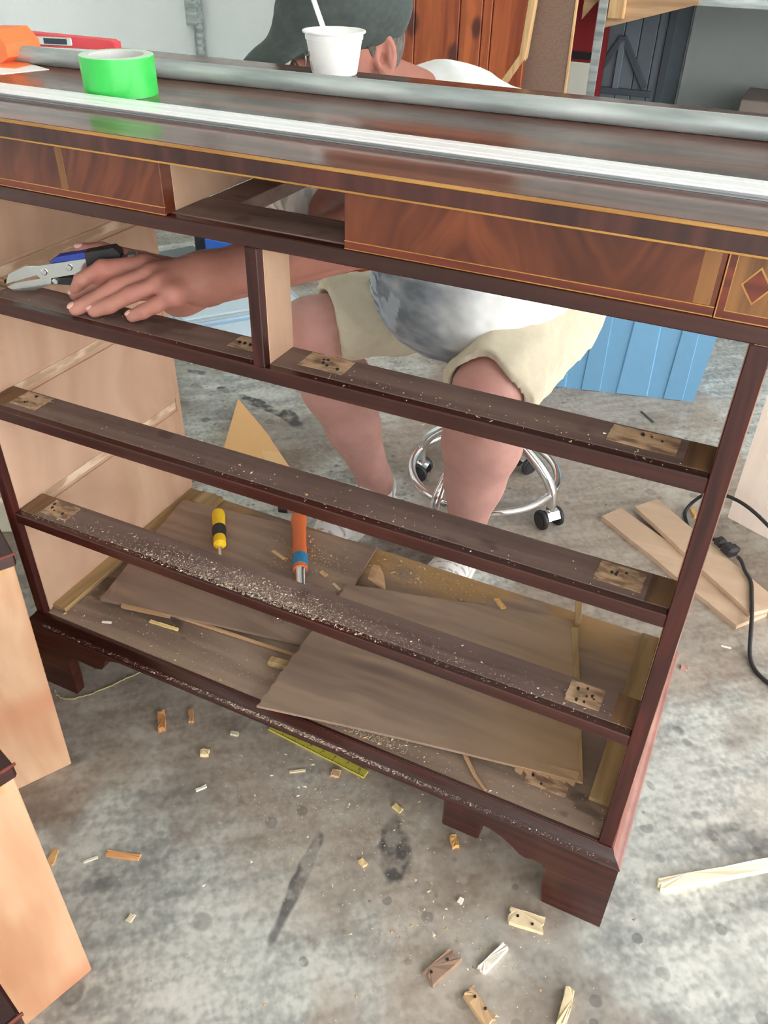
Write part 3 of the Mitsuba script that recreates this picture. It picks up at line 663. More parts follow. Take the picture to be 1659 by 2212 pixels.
k = thing('screwdriver', 'yellow and black handled screwdriver lying on the left dust panel', 'screwdriver')
A = along((.142, .372, .2045), (.232, .250, .2030))
Y, K = lin(236, 196, 24), lin(38, 38, 42)
def bodyrev(prof, n=28):
    m = lathe(prof, n); m.apply_transform(np.array([[0, 0, 1, 0], [0, 1, 0, 0], [-1, 0, 0, 0], [0, 0, 0, 1.0]])); return m
obj('handle', xf(bodyrev([(0, 0), (.008, .0005), (.0125, .004), (.0135, .012), (.0125, .05), (.0135, .058), (0, .058)]), A), 'painted', k, smooth=35, color=Y)
obj('grip', xf(bodyrev([(0, .055), (.0138, .055), (.0142, .065), (.012, .085), (.0, .088)]), A), 'painted', k, smooth=35, color=K)
obj('collar', xf(bodyrev([(0, .084), (.0115, .084), (.0125, .092), (.0125, .108), (.008, .112), (0, .112)]), A), 'painted', k, smooth=35, color=Y)
obj('shank', xf(bodyrev([(0, .11), (.004, .11), (.004, .185), (.003, .19), (0, .19)]), A), 'chrome', k, smooth=35)
k = thing('hammer', 'hammer with a worn orange grip and a blue tape band on the left dust panel', 'hammer')
A = along((.300, .432, .2065), (.404, .262, .2050))
O2 = lin(206, 104, 52)
obj('grip', xf(bodyrev([(0, -.002), (.008, -.001), (.0155, .004), (.0165, .016), (.014, .04), (.0135, .09), (.0145, .165), (.0135, .17), (0, .17)]), A), 'painted', k, smooth=35, color=O2)
obj('tape_band', xf(bodyrev([(.0136, .128), (.0150, .129), (.0152, .160), (.0138, .161)]), A), 'painted', k, smooth=35, color=lin(36, 124, 168), label='blue tape band')
obj('neck', xf(bodyrev([(0, .168), (.0115, .168), (.0118, .172), (.0105, .18), (.0095, .26), (0, .26)]), A), 'chrome', k, smooth=35)
e = A[:3, 3] + A[:3, 0] * .262
obj('head', cat(tube([(.4105, .158, .2010), (.412, .160, .2012), (.4265, .178, .2022), e + [0, 0, .0], e + [.03, .022, .002]], [.0095, .0115, .0085, .0105, .009], 20)), 'chrome', k, smooth=40)
k = thing('mallet', 'tan wooden tool with a black end behind the orange hammer grip', 'hammer')
obj('handle', tube([(.262, .455, .203), (.33, .475, .205), (.40, .49, .207)], .012, 16), 'pale_wood', k, smooth=40)
obj('end', tube([(.243, .450, .203), (.262, .455, .203)], .0135, 16), 'black_rubber', k, smooth=40)

# ------------------------------------------------------------------ floor: drawers stood on their backs
def drawer(o, d, lean, H, Dp, Wd, label):
    """A drawer stood on its back: o = floor corner nearest the camera, d = the way its side runs, H = height of the side, Dp = drawer depth (now upright), Wd = width."""
    k = thing('drawer', label, 'drawer', None)
    d = unit(np.r_[d, 0]); n = np.array([-d[1], d[0], 0]);
    if n[0] > 0: n = -n
    up = unit(np.array([lean[0], lean[1], 1.0]))
    A = frame(o, d, n, up)
    f = lambda *b, c=.0015: xf(box(*b, c), A)
    obj('side', f(0, H, 0, .011, 0, Dp - .022), 'sanded_side', k)
    obj('side', f(0, H, Wd - .011, Wd, 0, Dp - .022), 'sanded_side', k)
    obj('back', f(.0, H - .004, .011, Wd - .011, .004, .014), 'sanded_side', k)
    obj('bottom', f(H - .016, H - .011, .011, Wd - .011, .014, Dp - .022), 'dusty_ply', k)
    fr = obj('front', f(-.004, H + .004, -.004, Wd + .004, Dp - .022, Dp, c=.003), 'mahogany_dark', k, label='polished mahogany drawer front facing up')
    obj('cock_bead', f(-.006, H + .006, -.006, -.0035, Dp - .002, Dp + .002, c=.0006), 'red_banding', fr)
    for i in range(4):
        zc = H * (i + .5) / 4
        obj('dovetail', xf(hull([(zc + q, y, z) for q, z in ((-.010, Dp - .034), (.010, Dp - .034), (.014, Dp - .022), (-.014, Dp - .022)) for y in (-.0008, .004)]), A), 'pale_wood_upright', k)
    return k
drawer((.167, -.144, 0), (-.059, -.107), (-.145, .13), .20, .425, .30, 'sanded wooden drawer stood on end at the left, the farther of the two nearest')
drawer((.439, -.399, 0), (-.029, -.093), (-.115, .06), .20, .415, .21, 'sanded wooden drawer stood on end at the lower left, nearest the camera')
o3 = (0.6012, -0.5724, 0.415)
drawer((o3[0] + .048, o3[1] - .025, 0), (-.029, -.093), (-.115, .06), .16, .415, .10, 'drawer front corner just showing at the bottom left corner of the photo')
# ------------------------------------------------------------------ floor: rule, boards, cord
k = thing('folding_rule', 'yellow folding rule on the floor under the front moulding', 'ruler')
A = along((.466, .0795, 0), (.640, .0665, 0))
obj('blade', xf(box(-.03, .176, -.0085, .0085, 0, .004, .0008), A), 'painted', k, color=lin(190, 178, 74))
obj('edge_line', xf(box(-.03, .176, -.0070, -.0062, .0036, .0043, .0001), A), 'painted', k, color=lin(74, 70, 40))
for i in range(26):
    obj('mark', xf(box(i * .0068, i * .0068 + .0008, -.0062, -.0020 if i % 4 == 0 else -.0044, .0036, .0042, .0001), A), 'painted', k, color=lin(60, 56, 34))
for i in range(7):
    m = meshkit.text_mesh(str(i + 2), .0062, .0004); m.apply_translation([i * .0255 + .005, .0000, .0038])
    obj('numeral', xf(m, A), 'painted', k, color=lin(60, 56, 34))
def plank(name, pts, h, z0, m, label, catg='board'):
    tag(obj(name, prism(pts, h, z0), m), label, catg)
k = thing('plywood_wedge', 'orange-tan triangular plywood offcut on the floor beyond the left side', 'board')
obj('piece', prism([(-.307, 1.087), (-.169, .802), (.06, .75), (.03, .83), (-.035, .884), (-.128, .96)], .012, 0.0), 'painted', k, color=lin(236, 184, 124))
obj('joint_strip', prism([(-.085, .868), (-.036, .882), (.028, .832), (.055, .762), (-.02, .80)], .0012, .012), 'painted', k, color=lin(240, 198, 142))
k = thing('plank', 'pale wooden plank lying flat on the floor, under the crossing one', 'board')
obj('board', sheet((.828, 1.000, .0115), (1.180, .745, .0115), (1.235, .815, .0115), (.862, 1.058, .0115), .0115, 12, 4, edge=.0016, seed=3), 'plank_wood', k)
k = thing('plank', 'pale wooden plank lying crossed on top of another with a cracked end', 'board')
obj('board', sheet((.893, 1.062, .0235), (1.200, .782, .0125 + .0115), (1.262, .842, .0235), (.940, 1.120, .0235), .0115, 12, 4, edge=.0016, seed=4), 'plank_wood', k)
k = thing('extension_cord', 'black extension cord with an inline connector looping over the floor at the right', 'cord')
P1 = [(1.52, .80, .0045), (1.36, .93, .0045), (1.196, 1.045, 0.0797), (1.1263, 1.09, 0.0944), (1.0667, 1.13, 0.0758), (1.0317, 1.15, 0.0378), (1.013, 1.140, .0045), (1.018, 1.094, .0045), (1.041, 1.043, .008), (1.075, 1.018, .020), (1.104, .995, .036)]
P2 = [(1.150, .952, .037), (1.163, .937, .034), (1.172, .915, .031), (1.184, .895, .0295), (1.194, .850, .0285), (1.202, .78, .028), (1.211, .70, .012), (1.224, .645, .0045), (1.250, .615, .0045), (1.32, .60, .0045)]
obj('cable', tube(spline(P1, 120), .0043, 10), 'black_rubber', k, smooth=40)
obj('cable', tube(spline(P2, 100), .0043, 10), 'black_rubber', k, smooth=40)
obj('plug', cat(xf(box(0, .026, -.013, .013, -.011, .011, .006), along((1.098, 1.000, .036), (1.15, .952, .037)))), 'black_gloss', k)
obj('socket', cat(xf(box(.026, .062, -.015, .015, -.0125, .0125, .006), along((1.098, 1.000, .036), (1.15, .952, .037)))), 'black_gloss', k)
obj('latch', xf(box(.034, .056, .013, .022, -.006, .008, .003), along((1.098, 1.000, .036), (1.15, .952, .037))), 'black_gloss', k)

# wood debris on the floor, piece by piece
def scrap(a, b, w, h, col, label, name='wood_scrap', seed=0, z=0.0, bend=0.0):
    rs = np.random.RandomState(seed + 40)
    L = math.hypot(b[0] - a[0], b[1] - a[1])
    A = along((a[0], a[1], z), (b[0], b[1], z)) @ np.array([[1, 0, 0, 0], [0, 1, 0, 0], [0, 0, 1, 0], [0, 0, 0, 1.0]])
    j = min(.10 * L, .28 * w)
    n = 6 if w > .008 else 4
    e0 = [(rs.uniform(0, j), -w / 2 + w * t) for t in np.linspace(1, 0, n)]
    e1 = [(L - rs.uniform(0, j), -w / 2 + w * t) for t in np.linspace(0, 1, n)]
    lo = [(L * t, -w / 2 + rs.uniform(-.04, .06) * w) for t in (.3, .55, .8)]
    up = [(L * t, w / 2 + rs.uniform(-.06, .04) * w) for t in (.8, .5, .25)]
    m = prism(e0 + lo + e1 + up, h)
    v = m.vertices; v[:, 2] = np.where(v[:, 2] > h * .5, h * (.72 + .28 * rs.uniform(size=len(v))), v[:, 2])
    v[:, 1] = np.where(v[:, 2] > h * .5, v[:, 1] * .9, v[:, 1])
    m = xf(trimesh.Trimesh(v, m.faces, process=False), A)
    c = np.tile(col, (len(v), 1)) * rs.uniform(.8, 1.12, (len(v), 1))
    key = obj(name, m, 'matte', color=c)
    tag(key, label, 'wood scrap')
    for i in range(2 if w > .017 and L < .12 else 0):
        q = (A @ [L * (.25 + .4 * i + rs.uniform(-.08, .1)), w * rs.uniform(-.3, .3), h * .96, 1])[:3]
        obj('nail_hole', cyl(q, q + [0, 0, h * .06 + .0006], .0022, 8), 'black_rubber', key)
TAN, PALE, BRN, WHT = lin(188, 156, 118), lin(214, 194, 158), lin(142, 116, 98), lin(228, 222, 206)
scrap((0.946, -0.0609, 0.004), (1.0015, -0.0531, 0.004), .026, .008, PALE, 'flat pale scrap with a nail hole just in front of the right bracket foot', seed=1)
scrap((0.8732, -0.2031, 0.004), (0.8965, -0.1502, 0.004), .024, .009, BRN, 'brown flat scrap with dark end lying left of the narrow split stick', seed=2)
scrap((0.9372, -0.1576, 0.004), (0.9579, -0.1066, 0.004), .013, .010, WHT, 'narrow whitish split stick between two broader scraps', seed=3)
scrap((0.9288, -0.191, 0.004), (0.9756, -0.2177, 0.004), .018, .010, TAN, 'tan splinter with pale patches at the bottom edge, left of the upright one', seed=4)
scrap((1.059, -0.1227, 0.004), (1.0609, -0.1764, 0.004), .014, .010, PALE, 'pale splinter at the bottom edge, right of all the other sticks', seed=5)
scrap((1.1408, 0.0845, 0.004), (1.3205, 0.2194, 0.004), .020, .014, lin(246, 238, 206), 'long whitewood stick with a broken end beside the right foot', 'wood_stick', seed=6)
scrap((0.3357, -0.2508, 0.003), (0.3901, -0.2326, 0.003), .010, .005, lin(214, 158, 104), 'small orange-tan strip alone on the floor right of the nearest drawer', seed=7)
scrap((0.3145, -0.2783, 0.002), (0.3289, -0.2606, 0.002), .004, .003, WHT, 'tiny pale splinter beside the orange-tan strip', seed=8)
scrap((0.2386, 0.0159, 0.004), (0.2663, -0.0182, 0.004), .014, .014, lin(192, 138, 88), 'small tan block scrap below the left bracket foot', seed=9)
scrap((0.2818, 0.0474, 0.004), (0.3009, 0.0229, 0.004), .010, .007, lin(184, 142, 100), 'small ragged chip right of the tan block scrap', seed=10)
scrap((0.3559, -0.026, 0.004), (0.3706, -0.0186, 0.004), .013, .009, lin(226, 206, 162), 'pale crumbly chip in the open floor left of the yellow rule', seed=11)
scrap((0.3784, 0.0365, 0.003), (0.3944, 0.0398, 0.003), .008, .005, lin(200, 196, 170), 'tiny greyish-pale chip under the middle of the front moulding', seed=12)
scrap((0.3944, -0.0928, 0.002), (0.406, -0.0757, 0.002), .005, .004, WHT, 'small whitish sliver below the yellow rule', seed=13)
scrap((0.2711, -0.3064, 0.004), (0.2597, -0.2802, 0.004), .012, .004, lin(214, 170, 112), 'tan scrap peeping out beside the nearest drawer', seed=14)
scrap((0.5181, 0.0119, 0.002), (0.5415, 0.0279, 0.002), .004, .003, PALE, 'pale sliver in front of the yellow rule', seed=15)
scrap((0.5841, 0.043, 0.003), (0.6005, 0.0468, 0.003), .014, .006, lin(196, 160, 124), 'shredded tan curl at the right end of the yellow rule', seed=16)
scrap((0.7048, -0.0809, 0.003), (0.7173, -0.0861, 0.003), .010, .006, lin(214, 184, 136), 'little tan cube chip right of the dark floor streak', seed=17)
scrap((0.8216, 0.0236, 0.004), (0.8346, 0.0052, 0.004), .012, .010, lin(202, 160, 98), 'bent tan chip below the glue blocks', seed=18)
scrap((0.7098, 0.0333, 0.003), (0.7276, 0.0283, 0.003), .010, .005, lin(206, 186, 130), 'yellowish chip on the floor in the shadow of the moulding', seed=19)
scrap((0.869, -0.0712, 0.002), (0.877, -0.0722, 0.002), .009, .005, WHT, 'white crumb left of the scrap with the nail hole', seed=20)
scrap((0.4352, -0.3162, 0.002), (0.4442, -0.3156, 0.002), .013, .004, lin(222, 214, 180), 'small cream flake on the open floor at the lower left', seed=21)
scrap((0.8219, 1.0708, 0.002), (0.825, 1.0678, 0.002), .004, .002, BRN, 'tiny brown crumb beside the planks', seed=22)
scrap((1.026, 1.1501, 0.004), (1.0429, 1.1145, 0.004), .014, .006, lin(214, 170, 110), 'orange chip inside the loop of the black cord', seed=23)
scrap((1.093, 0.579, 0.002), (1.1073, 0.5806, 0.002), .014, .006, lin(176, 140, 128), 'pinkish-brown crumb on the floor right of the carcase', seed=24)
scrap((1.1592, 0.6786, 0.001), (1.1792, 0.6813, 0.001), .004, .002, WHT, 'white fleck on the floor by the cord', seed=25)
scrap((0.8033, 1.6013, 0.002), (0.8506, 1.5508, 0.002), .007, .003, lin(70, 76, 74), 'dark curled shaving on the floor in front of the blue tote', seed=26)
scrap((.20, .07), (.26, .075), .006, .004, lin(226, 198, 138), 'thin pale shaving on the carcase floor in front of the left panel', seed=27, z=ZB)
scrap((.125, .030), (.142, .036), .004, .003, WHT, 'whitish sliver near the left front corner of the carcase floor', seed=28, z=ZB)
scrap((.298, .33), (.335, .318), .008, .003, lin(214, 184, 134), 'pale shaving on the left panel beside the hammer', seed=29, z=.188)
scrap((.745, .395), (.768, .375), .010, .004, lin(214, 168, 108), 'leaf-shaped tan chip on the back edge of the carcase floor', seed=30, z=.1915)
scrap((.452, .300), (.475, .288), .006, .003, PALE, 'pale splinter left of the jagged chip', seed=31, z=.1865)
scrap((.415, .318), (.432, .312), .009, .005, lin(204, 172, 128), 'tan crumb right of the hammer neck', seed=32, z=.187)

# ------------------------------------------------------------------ sawdust
def dust(name, spots, label, n, seed, cols=(PALE, WHT, TAN), s0=.0006, s1=.0022, parent=None):
    rs = np.random.RandomState(seed)
    V, Fc, Cc = [], [], []
    for i in range(n):
        c = spots(rs)
        a = rs.uniform(0, 6.28); s = rs.uniform(s0, s1) * (1 + 2.0 * (rs.uniform() > .93)); w = s * rs.uniform(.25, .8)
        ca, sa = math.cos(a), math.sin(a); t = rs.uniform(.0002, .0007)
        q = [(-s, -w, 0), (s, -w * .6, 0), (s * .3, w, 0), (rs.uniform(-.3, .3) * s, 0, t + .4 * w)]
        b = len(V)
        V += [(c[0] + x * ca - y * sa, c[1] + x * sa + y * ca, c[2] + z) for x, y, z in q]
        Fc += [(b, b + 1, b + 3), (b + 1, b + 2, b + 3), (b + 2, b, b + 3)]
        col = np.array(cols[rs.randint(len(cols))]) * rs.uniform(.75, 1.1)
        Cc += [col] * 4
    tag(obj(name, trimesh.Trimesh(np.array(V), np.array(Fc), process=False), 'matte', color=np.array(Cc)), label, 'sawdust', kind='stuff')
def onrail(z, peak, width, y0=.004, y1=.055):
    def f(rs):
        while True:
            x = rs.normal(peak, width) if rs.uniform() < .8 else rs.uniform(S, W - S)
            if S + .005 < x < W - S - .005: break
        return (x, y0 + (y1 - y0) * rs.beta(1.0, 2.2), z)
    return f
dust('sawdust', onrail(Z4T, .47, .11), 'pale sawdust strewn over the lowest drawer rail', 4200, 1, s0=.00035, s1=.0010, cols=(lin(208, 190, 168), WHT, lin(186, 164, 144)))
dust('sawdust', onrail(Z3T, .62, .18), 'specks of sawdust on the rail above the lowest', 170, 2, s0=.0004, s1=.0013)
dust('sawdust', onrail(Z2T, .85, .15), 'specks of sawdust on the rail under the short drawers', 150, 3, s0=.0004, s1=.0013)
def onmould(rs):
    x = rs.normal(.58, .14) if rs.uniform() < .75 else rs.uniform(.02, W - .02)
    x = min(max(x, 0), W)
    o = .0105 + .006 * rs.beta(1.2, 1.2)
    return (x, -o, ZB - .0145 - (o - .0105) * .3)
dust('sawdust', onmould, 'line of sawdust caught in the groove of the base moulding', 2600, 4, s0=.0003, s1=.0009, cols=(lin(214, 190, 176), lin(196, 168, 150)))
def onfloorb(rs):
    if rs.uniform() < .45: return (rs.normal(.66, .05), .012 + .04 * rs.beta(1, 2), ZB + .0002)
    return (rs.uniform(S, W - S), .01 + rs.uniform() ** 1.4 * .09, ZB + .0002)
dust('sawdust', onfloorb, 'sawdust and chips along the front of the carcase floor', 1300, 5, s0=.0004, s1=.0013)
dust('sawdust', lambda rs: (rs.normal(.60, .07), rs.normal(.405, .018), ZB + .0003) if rs.uniform() < .6 else (rs.normal(.36, .05), rs.normal(.345, .03), .1905),
     'tan sawdust drifted on the back of the carcase floor around the hammer', 1500, 6, cols=(TAN, lin(206, 172, 110), PALE), s0=.0005, s1=.0016)
def onground(rs):
    r = rs.uniform()
    if r < .45: p = (rs.normal(.60, .10), rs.normal(-.02, .07))
    elif r < .7: p = (rs.normal(.85, .10), rs.normal(-.12, .07))
    else: p = (rs.uniform(.15, 1.3), rs.uniform(-.45, .15))
    return (p[0], p[1], .0)
dust('sawdust', onground, 'sawdust and fine chips scattered over the concrete in front of the chest', 2400, 7, s0=.0005, s1=.0015, cols=(PALE, WHT, TAN, lin(150, 130, 110)))
dust('sawdust', lambda rs: (rs.uniform(-.4, 1.4), rs.uniform(.5, 1.6), 0.0), 'stray flecks of sawdust on the floor beyond the chest', 260, 8, s0=.0008, s1=.003)
# low grain of dried glue beside the left foot
tag(obj('rope_fray', tube(spline([(.02, -.03, .002), (.06, -.034, .002), (.085, -.01, .002), (.12, .05, .002), (.16, .11, .002)], 60) + np.random.RandomState(3).normal(0, .0009, (60, 3)) * [1, 1, .3], .0014, 6), 'matte', color=lin(176, 168, 124)), 'frayed pale twine on the floor by the left bracket foot', 'twine')

# ------------------------------------------------------------------ rolling stool
k = thing('rolling_stool', 'chrome rolling stool with a foot ring and casters under the man', 'stool')
SC = np.array([.53, .945, 0])
feet = [(.716, .914), (.583, 1.128), (.349, .968), (.478, .752)]
obj('seat', xf(lathe([(0, .372), (.13, .372), (.148, .380), (.152, .40), (.148, .424), (.13, .432), (0, .434)], 48), frame(SC + [0, .07, 0], (1, 0, 0), (0, 1, 0), (0, 0, 1))), 'painted', k, smooth=35, color=lin(196, 178, 160))
obj('post', cyl(SC + [0, .02, .24], SC + [0, .04, .375], .02, 20), 'chrome', k, smooth=40)
obj('hub', cyl(SC + [0, .01, .235], SC + [0, .02, .30], .034, 24, .004), 'chrome', k, smooth=40)
th = np.linspace(0, 2 * np.pi, 73)
obj('foot_ring', tube(np.stack([SC[0] + .182 * np.cos(th), SC[1] + .182 * np.sin(th), np.full(73, .092)], 1)[:], .0095, 14), 'chrome', k, smooth=True)
for i, (fx, fy) in enumerate(feet):
    d = unit(np.array([fx, fy, 0]) - SC); p = np.array([fx, fy, 0])
    path = spline([p + [0, 0, .060], p + [0, 0, .085] - .0 * d, p + [0, 0, .118] - .012 * d, p * .65 + SC * .35 + [0, 0, .175], SC + .03 * d + [0, 0, .262]], 40)
    obj('leg', tube(path, .0125, 16), 'chrome', k, smooth=40)
    t = np.array([-d[1], d[0], 0]); a = [.5, .3, -.2, .25][i]
    ax = unit(t * math.cos(a) + d * math.sin(a))
    c = obj('caster', cat(cyl(p + [0, 0, .048], p + [0, 0, .066], .012, 14), hull([p + ax * s + q for s in (-.017, .017) for q in ([0, 0, .052], unit(np.cross(ax, [0, 0, 1])) * .024 + [0, 0, .034], unit(np.cross(ax, [0, 0, 1])) * -.020 + [0, 0, .04], unit(np.cross(ax, [0, 0, 1])) * .012 + [0, 0, .05])])), 'chrome', k, smooth=35)
    for s in (-1, 1):
        obj('wheel', cyl(p + ax * s * .0175 + [0, 0, .0255], p + ax * s * .029 + [0, 0, .0255], .0255, 28, .003), 'black_rubber', c, smooth=35)
        obj('hub_cap', cyl(p + ax * s * .029 + [0, 0, .0255], p + ax * s * .0305 + [0, 0, .0255], .018, 24, .0005), 'black_gloss', c)

# ------------------------------------------------------------------ the repairer
k = thing('person', 'seated man in dark cap, white T-shirt and khaki shorts holding locking pliers', 'person')
Hc = np.array([.269, .718, 1.034])
hf = unit((-.55, -.82, -.08)); hs = unit(np.cross((0, 0, 1), hf)); hu = np.cross(hf, hs)    # face forward, his left side, up
if hs @ np.array([.42, -.907, 0]) < 0: hs = -hs
HR = np.stack([hf, hs, hu], 1)
neck, ShR, ShL = np.array([.340, .800, .925]), np.array((0.245, 0.57, 0.8514)), np.array([.55, .90, .875])
ElR, WrR = np.array((0.4904, 0.335, 0.847)), np.array([.372, .118, .829])
ElL, WrL = np.array((0.4526, 0.47, 0.7965)), np.array((0.2832, 0.172, 0.7777))
KnL, AnL, HipL = np.array([.605, .665, .465]), np.array([.578, .690, .085]), np.array([.630, 1.03, .50])
KnR, AnR, HipR = np.array((0.1608, 0.7436, 0.468)), np.array([.306, .782, .085]), np.array([.440, 1.03, .50])
mid = lambda a, b, t: a + (b - a) * t
FA_R, FA_L = mid(WrR, ElR, .62), mid(WrL, ElL, .55)
def leg(kn, an, back):
    c = mid(kn, an, .36) + back
    return [(kn, c, .064, .079), (c, mid(kn, an, .62) + back * .5, .079, .060), (mid(kn, an, .62) + back * .5, an, .060, .039), (kn, kn + [0, -.014, -.02], .058, .050), (an, an + [0, 0, -.05], .036, .036)]
def body_sdf(p):
    d = bones(p, [((.535, 1.03, .50), (.49, .94, .66), .145, .165), ((.49, .94, .66), (.42, .86, .84), .165, .13), ((.42, .86, .84), neck, .12, .06)], .05)
    d = smin(d, ell(p, (.475, .86, .60), (.185, .165, .165)), .05)
    d = smin(d, bones(p, [(neck, ShR, .06, .058), (neck, ShL, .06, .058), (ShR, ElR, .054, .041), (ElR, FA_R, .041, .038), (ShL, ElL, .054, .041), (ElL, FA_L, .041, .038)], .03), .03)
    d = smin(d, bones(p, [(HipL, KnL, .088, .068), (HipR, KnR, .088, .068)], .03), .03)
    d = smin(d, bones(p, leg(KnL, AnL, np.array([0, .016, 0])) + leg(KnR, AnR, np.array([-.004, .014, 0])), .03), .02)
    d = smin(d, bones(p, [(neck - [0, 0, .02], Hc - hf * .035 - hu * .06, .062, .058)], .03), .03)
    return d
def head_sdf(p):
    d = bones(p, [(neck - [0, 0, .02], Hc - hf * .035 - hu * .06, .062, .058)], .03)
    hd = smin(ell(p, Hc + hu * .015 - hf * .004, (.094, .078, .100), HR), ell(p, Hc + hf * .038 - hu * .062, (.062, .058, .066), HR), .03)
    hd = smin(hd, ell(p, Hc + hf * .085 - hu * .085, (.026, .03, .026), HR), .02)          # chin
    hd = smin(hd, cone(p, Hc + hf * .090 - hu * .005, Hc + hf * .112 - hu * .042, .009, .014), .012)  # nose
    hd = smin(hd, ell(p, Hc + hf * .092 - hu * .066, (.012, .026, .010), HR), .008)         # lips
    for s in (-1, 1):
        hd = np.maximum(hd, -ell(p, Hc + hf * .097 + hs * s * .031 - hu * .004, (.012, .015, .009), HR) * .8)   # eye sockets
        hd = smin(hd, ell(p, Hc + hf * .082 + hs * s * .031 - hu * .004, (.012, .012, .012), HR), .003)       # eyeballs
        e0 = Hc - hf * .030 + hs * s * .078 - hu * .014
        ef, es = unit(hf - hs * s * .50), unit(hs * s + hf * .50)
        eu = np.cross(ef, es); eu = eu if eu @ hu > 0 else -eu
        E = np.stack([ef, es, eu], 1)
        ear = ell(p, e0 + es * .004, (.020, .009, .034), E)
        ear = np.maximum(ear, -ell(p, e0 + es * .0125 + eu * .004, (.0150, .0075, .0265), E))      # hollow inside the helix
        ear = smin(ear, cone(p, e0 + es * .004 - ef * .006 + eu * .016, e0 + es * .006 - ef * .008 - eu * .012, .0042, .005), .004)   # antihelix
        ear = np.maximum(ear, -ell(p, e0 + es * .009 + ef * .004 - eu * .004, (.0065, .009, .009), E))
        ear = smin(ear, ell(p, e0 + es * .005 + ef * .004 - eu * .028, (.009, .006, .010), E), .006)
        ear = smin(ear, ell(p, e0 + es * .002 + ef * .016 - eu * .004, (.006, .007, .008), E), .005)     # tragus
        hd = smin(hd, ear, .006)
    return smin(d, hd, .012)
def hand(p, wr, fa, rw, palm, fingers, kk=.006):
    d = cone(p, fa, wr, .038, rw)
    d = smin(d, bones(p, palm, .014), .022)
    for f in fingers:
        q = None
        for a, b, ra, rb in zip(f[0][:-1], f[0][1:], f[1][:-1], f[1][1:]):
            e = cone(p, a, b, ra, rb); q = e if q is None else smin(q, e, .004)
        d = smin(d, q, kk)
    return d
A3 = lambda *q: [np.array(v, float) for v in q]
MR = A3((.296, .102, .829), (.316, .083, .838), (.341, .069, .834), (.366, .060, .827))       # right knuckles
RF = [(A3(MR[0], (.262, .080, .824), (.230, .061, .812), (.209, .049, .8010)), (.0118, .0108, .0098, .0088)),
      (A3(MR[1], (.284, .052, .826), (.258, .028, .8085), (.241, .0135, .8005)), (.0118, .0110, .0102, .0092)),
      (A3(MR[2], (.310, .046, .822), (.284, .0295, .8075), (.266, .020, .8005)), (.0115, .0106, .0100, .0090)),
      (A3(MR[3], (.347, .046, .814), (.332, .037, .8060), (.319, .0305, .8000)), (.0105, .0096, .0090, .0082)),
      (A3((.345, .125, .820), (.315, .124, .806), (.288, .112, .797)), (.0145, .0125, .0100))]
palmR = [(WrR, MR[0], .026, .013), (WrR, MR[1], .026, .014), (WrR, MR[2], .026, .014), (WrR, MR[3], .025, .013), (MR[0], MR[3], .012, .012)]
def right_sdf(p): return hand(p, WrR, FA_R, .0295, palmR, RF, .004)
ML = A3((.285, .104, .838), (.293, .110, .828), (.300, .118, .815), (.306, .128, .803))
LF = [(A3(ML[0], (.247, .068, .838), (.222, .052, .822), (.211, .050, .808)), (.0115, .0108, .0100, .0090)),
      (A3(ML[1], (.254, .071, .832), (.236, .066, .812), (.246, .083, .804)), (.0115, .0110, .0102, .0092)),
      (A3(ML[2], (.266, .078, .826), (.250, .080, .806), (.262, .097, .800)), (.0112, .0106, .0098, .0090)),
      (A3(ML[3], (.280, .094, .812), (.268, .094, .797), (.278, .108, .793)), (.0102, .0096, .0090, .0082)),
      (A3((.308, .152, .818), (.266, .126, .832), (.220, .100, .846), (.198, .087, .847)), (.0155, .0130, .0118, .0102))]
palmL = [(WrL, ML[0], .026, .013), (WrL, ML[1], .026, .014), (WrL, ML[2], .026, .014), (WrL, ML[3], .025, .013), (WrL, LF[4][0][0], .024, .016)]
def left_sdf(p): return hand(p, WrL, FA_L, .030, palmL, LF, .004)
mb = cat(sdf_mesh(body_sdf, (-.02, .20, .0), (.86, 1.30, 1.10), .0062), sdf_mesh(head_sdf, Hc - [.17, .16, .20], Hc + [.20, .22, .16], .0028))
mr = sdf_mesh(right_sdf, (.17, -.02, .755), (.50, .34, .90), .0026)
ml = sdf_mesh(left_sdf, (.17, .00, .73), (.50, .38, .90), .0026)
nails = []
for f, sgn in [(q, 1) for q in RF[:4]] + [(q, 1) for q in LF[4:]]:
    a, b = f[0][-2], f[0][-1]; ax = unit(b - a); upv = np.array([0, 0, 1.0]); sd = unit(np.cross(upv, ax)); nn = np.cross(ax, sd)
    if nn[2] < 0: nn = -nn
    r = f[1][-1]
    s = trimesh.creation.icosphere(2, 1.0); s.apply_transform(frame(b + ax * r * .15 + nn * r * .62, ax * r * .85, sd * r * .70, nn * r * .42)); nails.append(s)
body = cat(mb, mr, ml, nails)
nb, nh, nn_ = len(mb.vertices), len(mr.vertices) + len(ml.vertices), sum(len(s.vertices) for s in nails)
v = body.vertices
n1 = meshkit.fbm(v * 28, 3, 5)[:, None]; n2 = meshkit.fbm(v * 110, 2, 6)[:, None]
skin = np.array(lin(184, 140, 131)) * (.82 + .28 * n1 + .10 * n2)
red = np.clip((v[:, 2:3] - .60) / .12, 0, 1)
skin = skin * (1 - red) + np.array(lin(174, 120, 106)) * (.80 + .3 * n1 + .12 * n2) * red
for cpt, rr in [(q, .016) for q in MR + [f[0][1] for f in RF[:4]]] + [(f[0][1], .018) for f in LF[:4]] + [(KnL + [0, -.05, 0], .05), (KnR + [0, -.05, 0], .05)] + [(Hc - hf * .012 + hs * .09, .03)]:
    w = np.exp(-((v - cpt) ** 2).sum(1) / rr ** 2)[:, None] * .35
    skin = skin * (1 - w) + np.array(lin(192, 116, 104)) * w
skin[nb + nh:] = lin(216, 168, 160)
q = v - Hc
lx, ly, lz = q @ hf, q @ hs, q @ hu
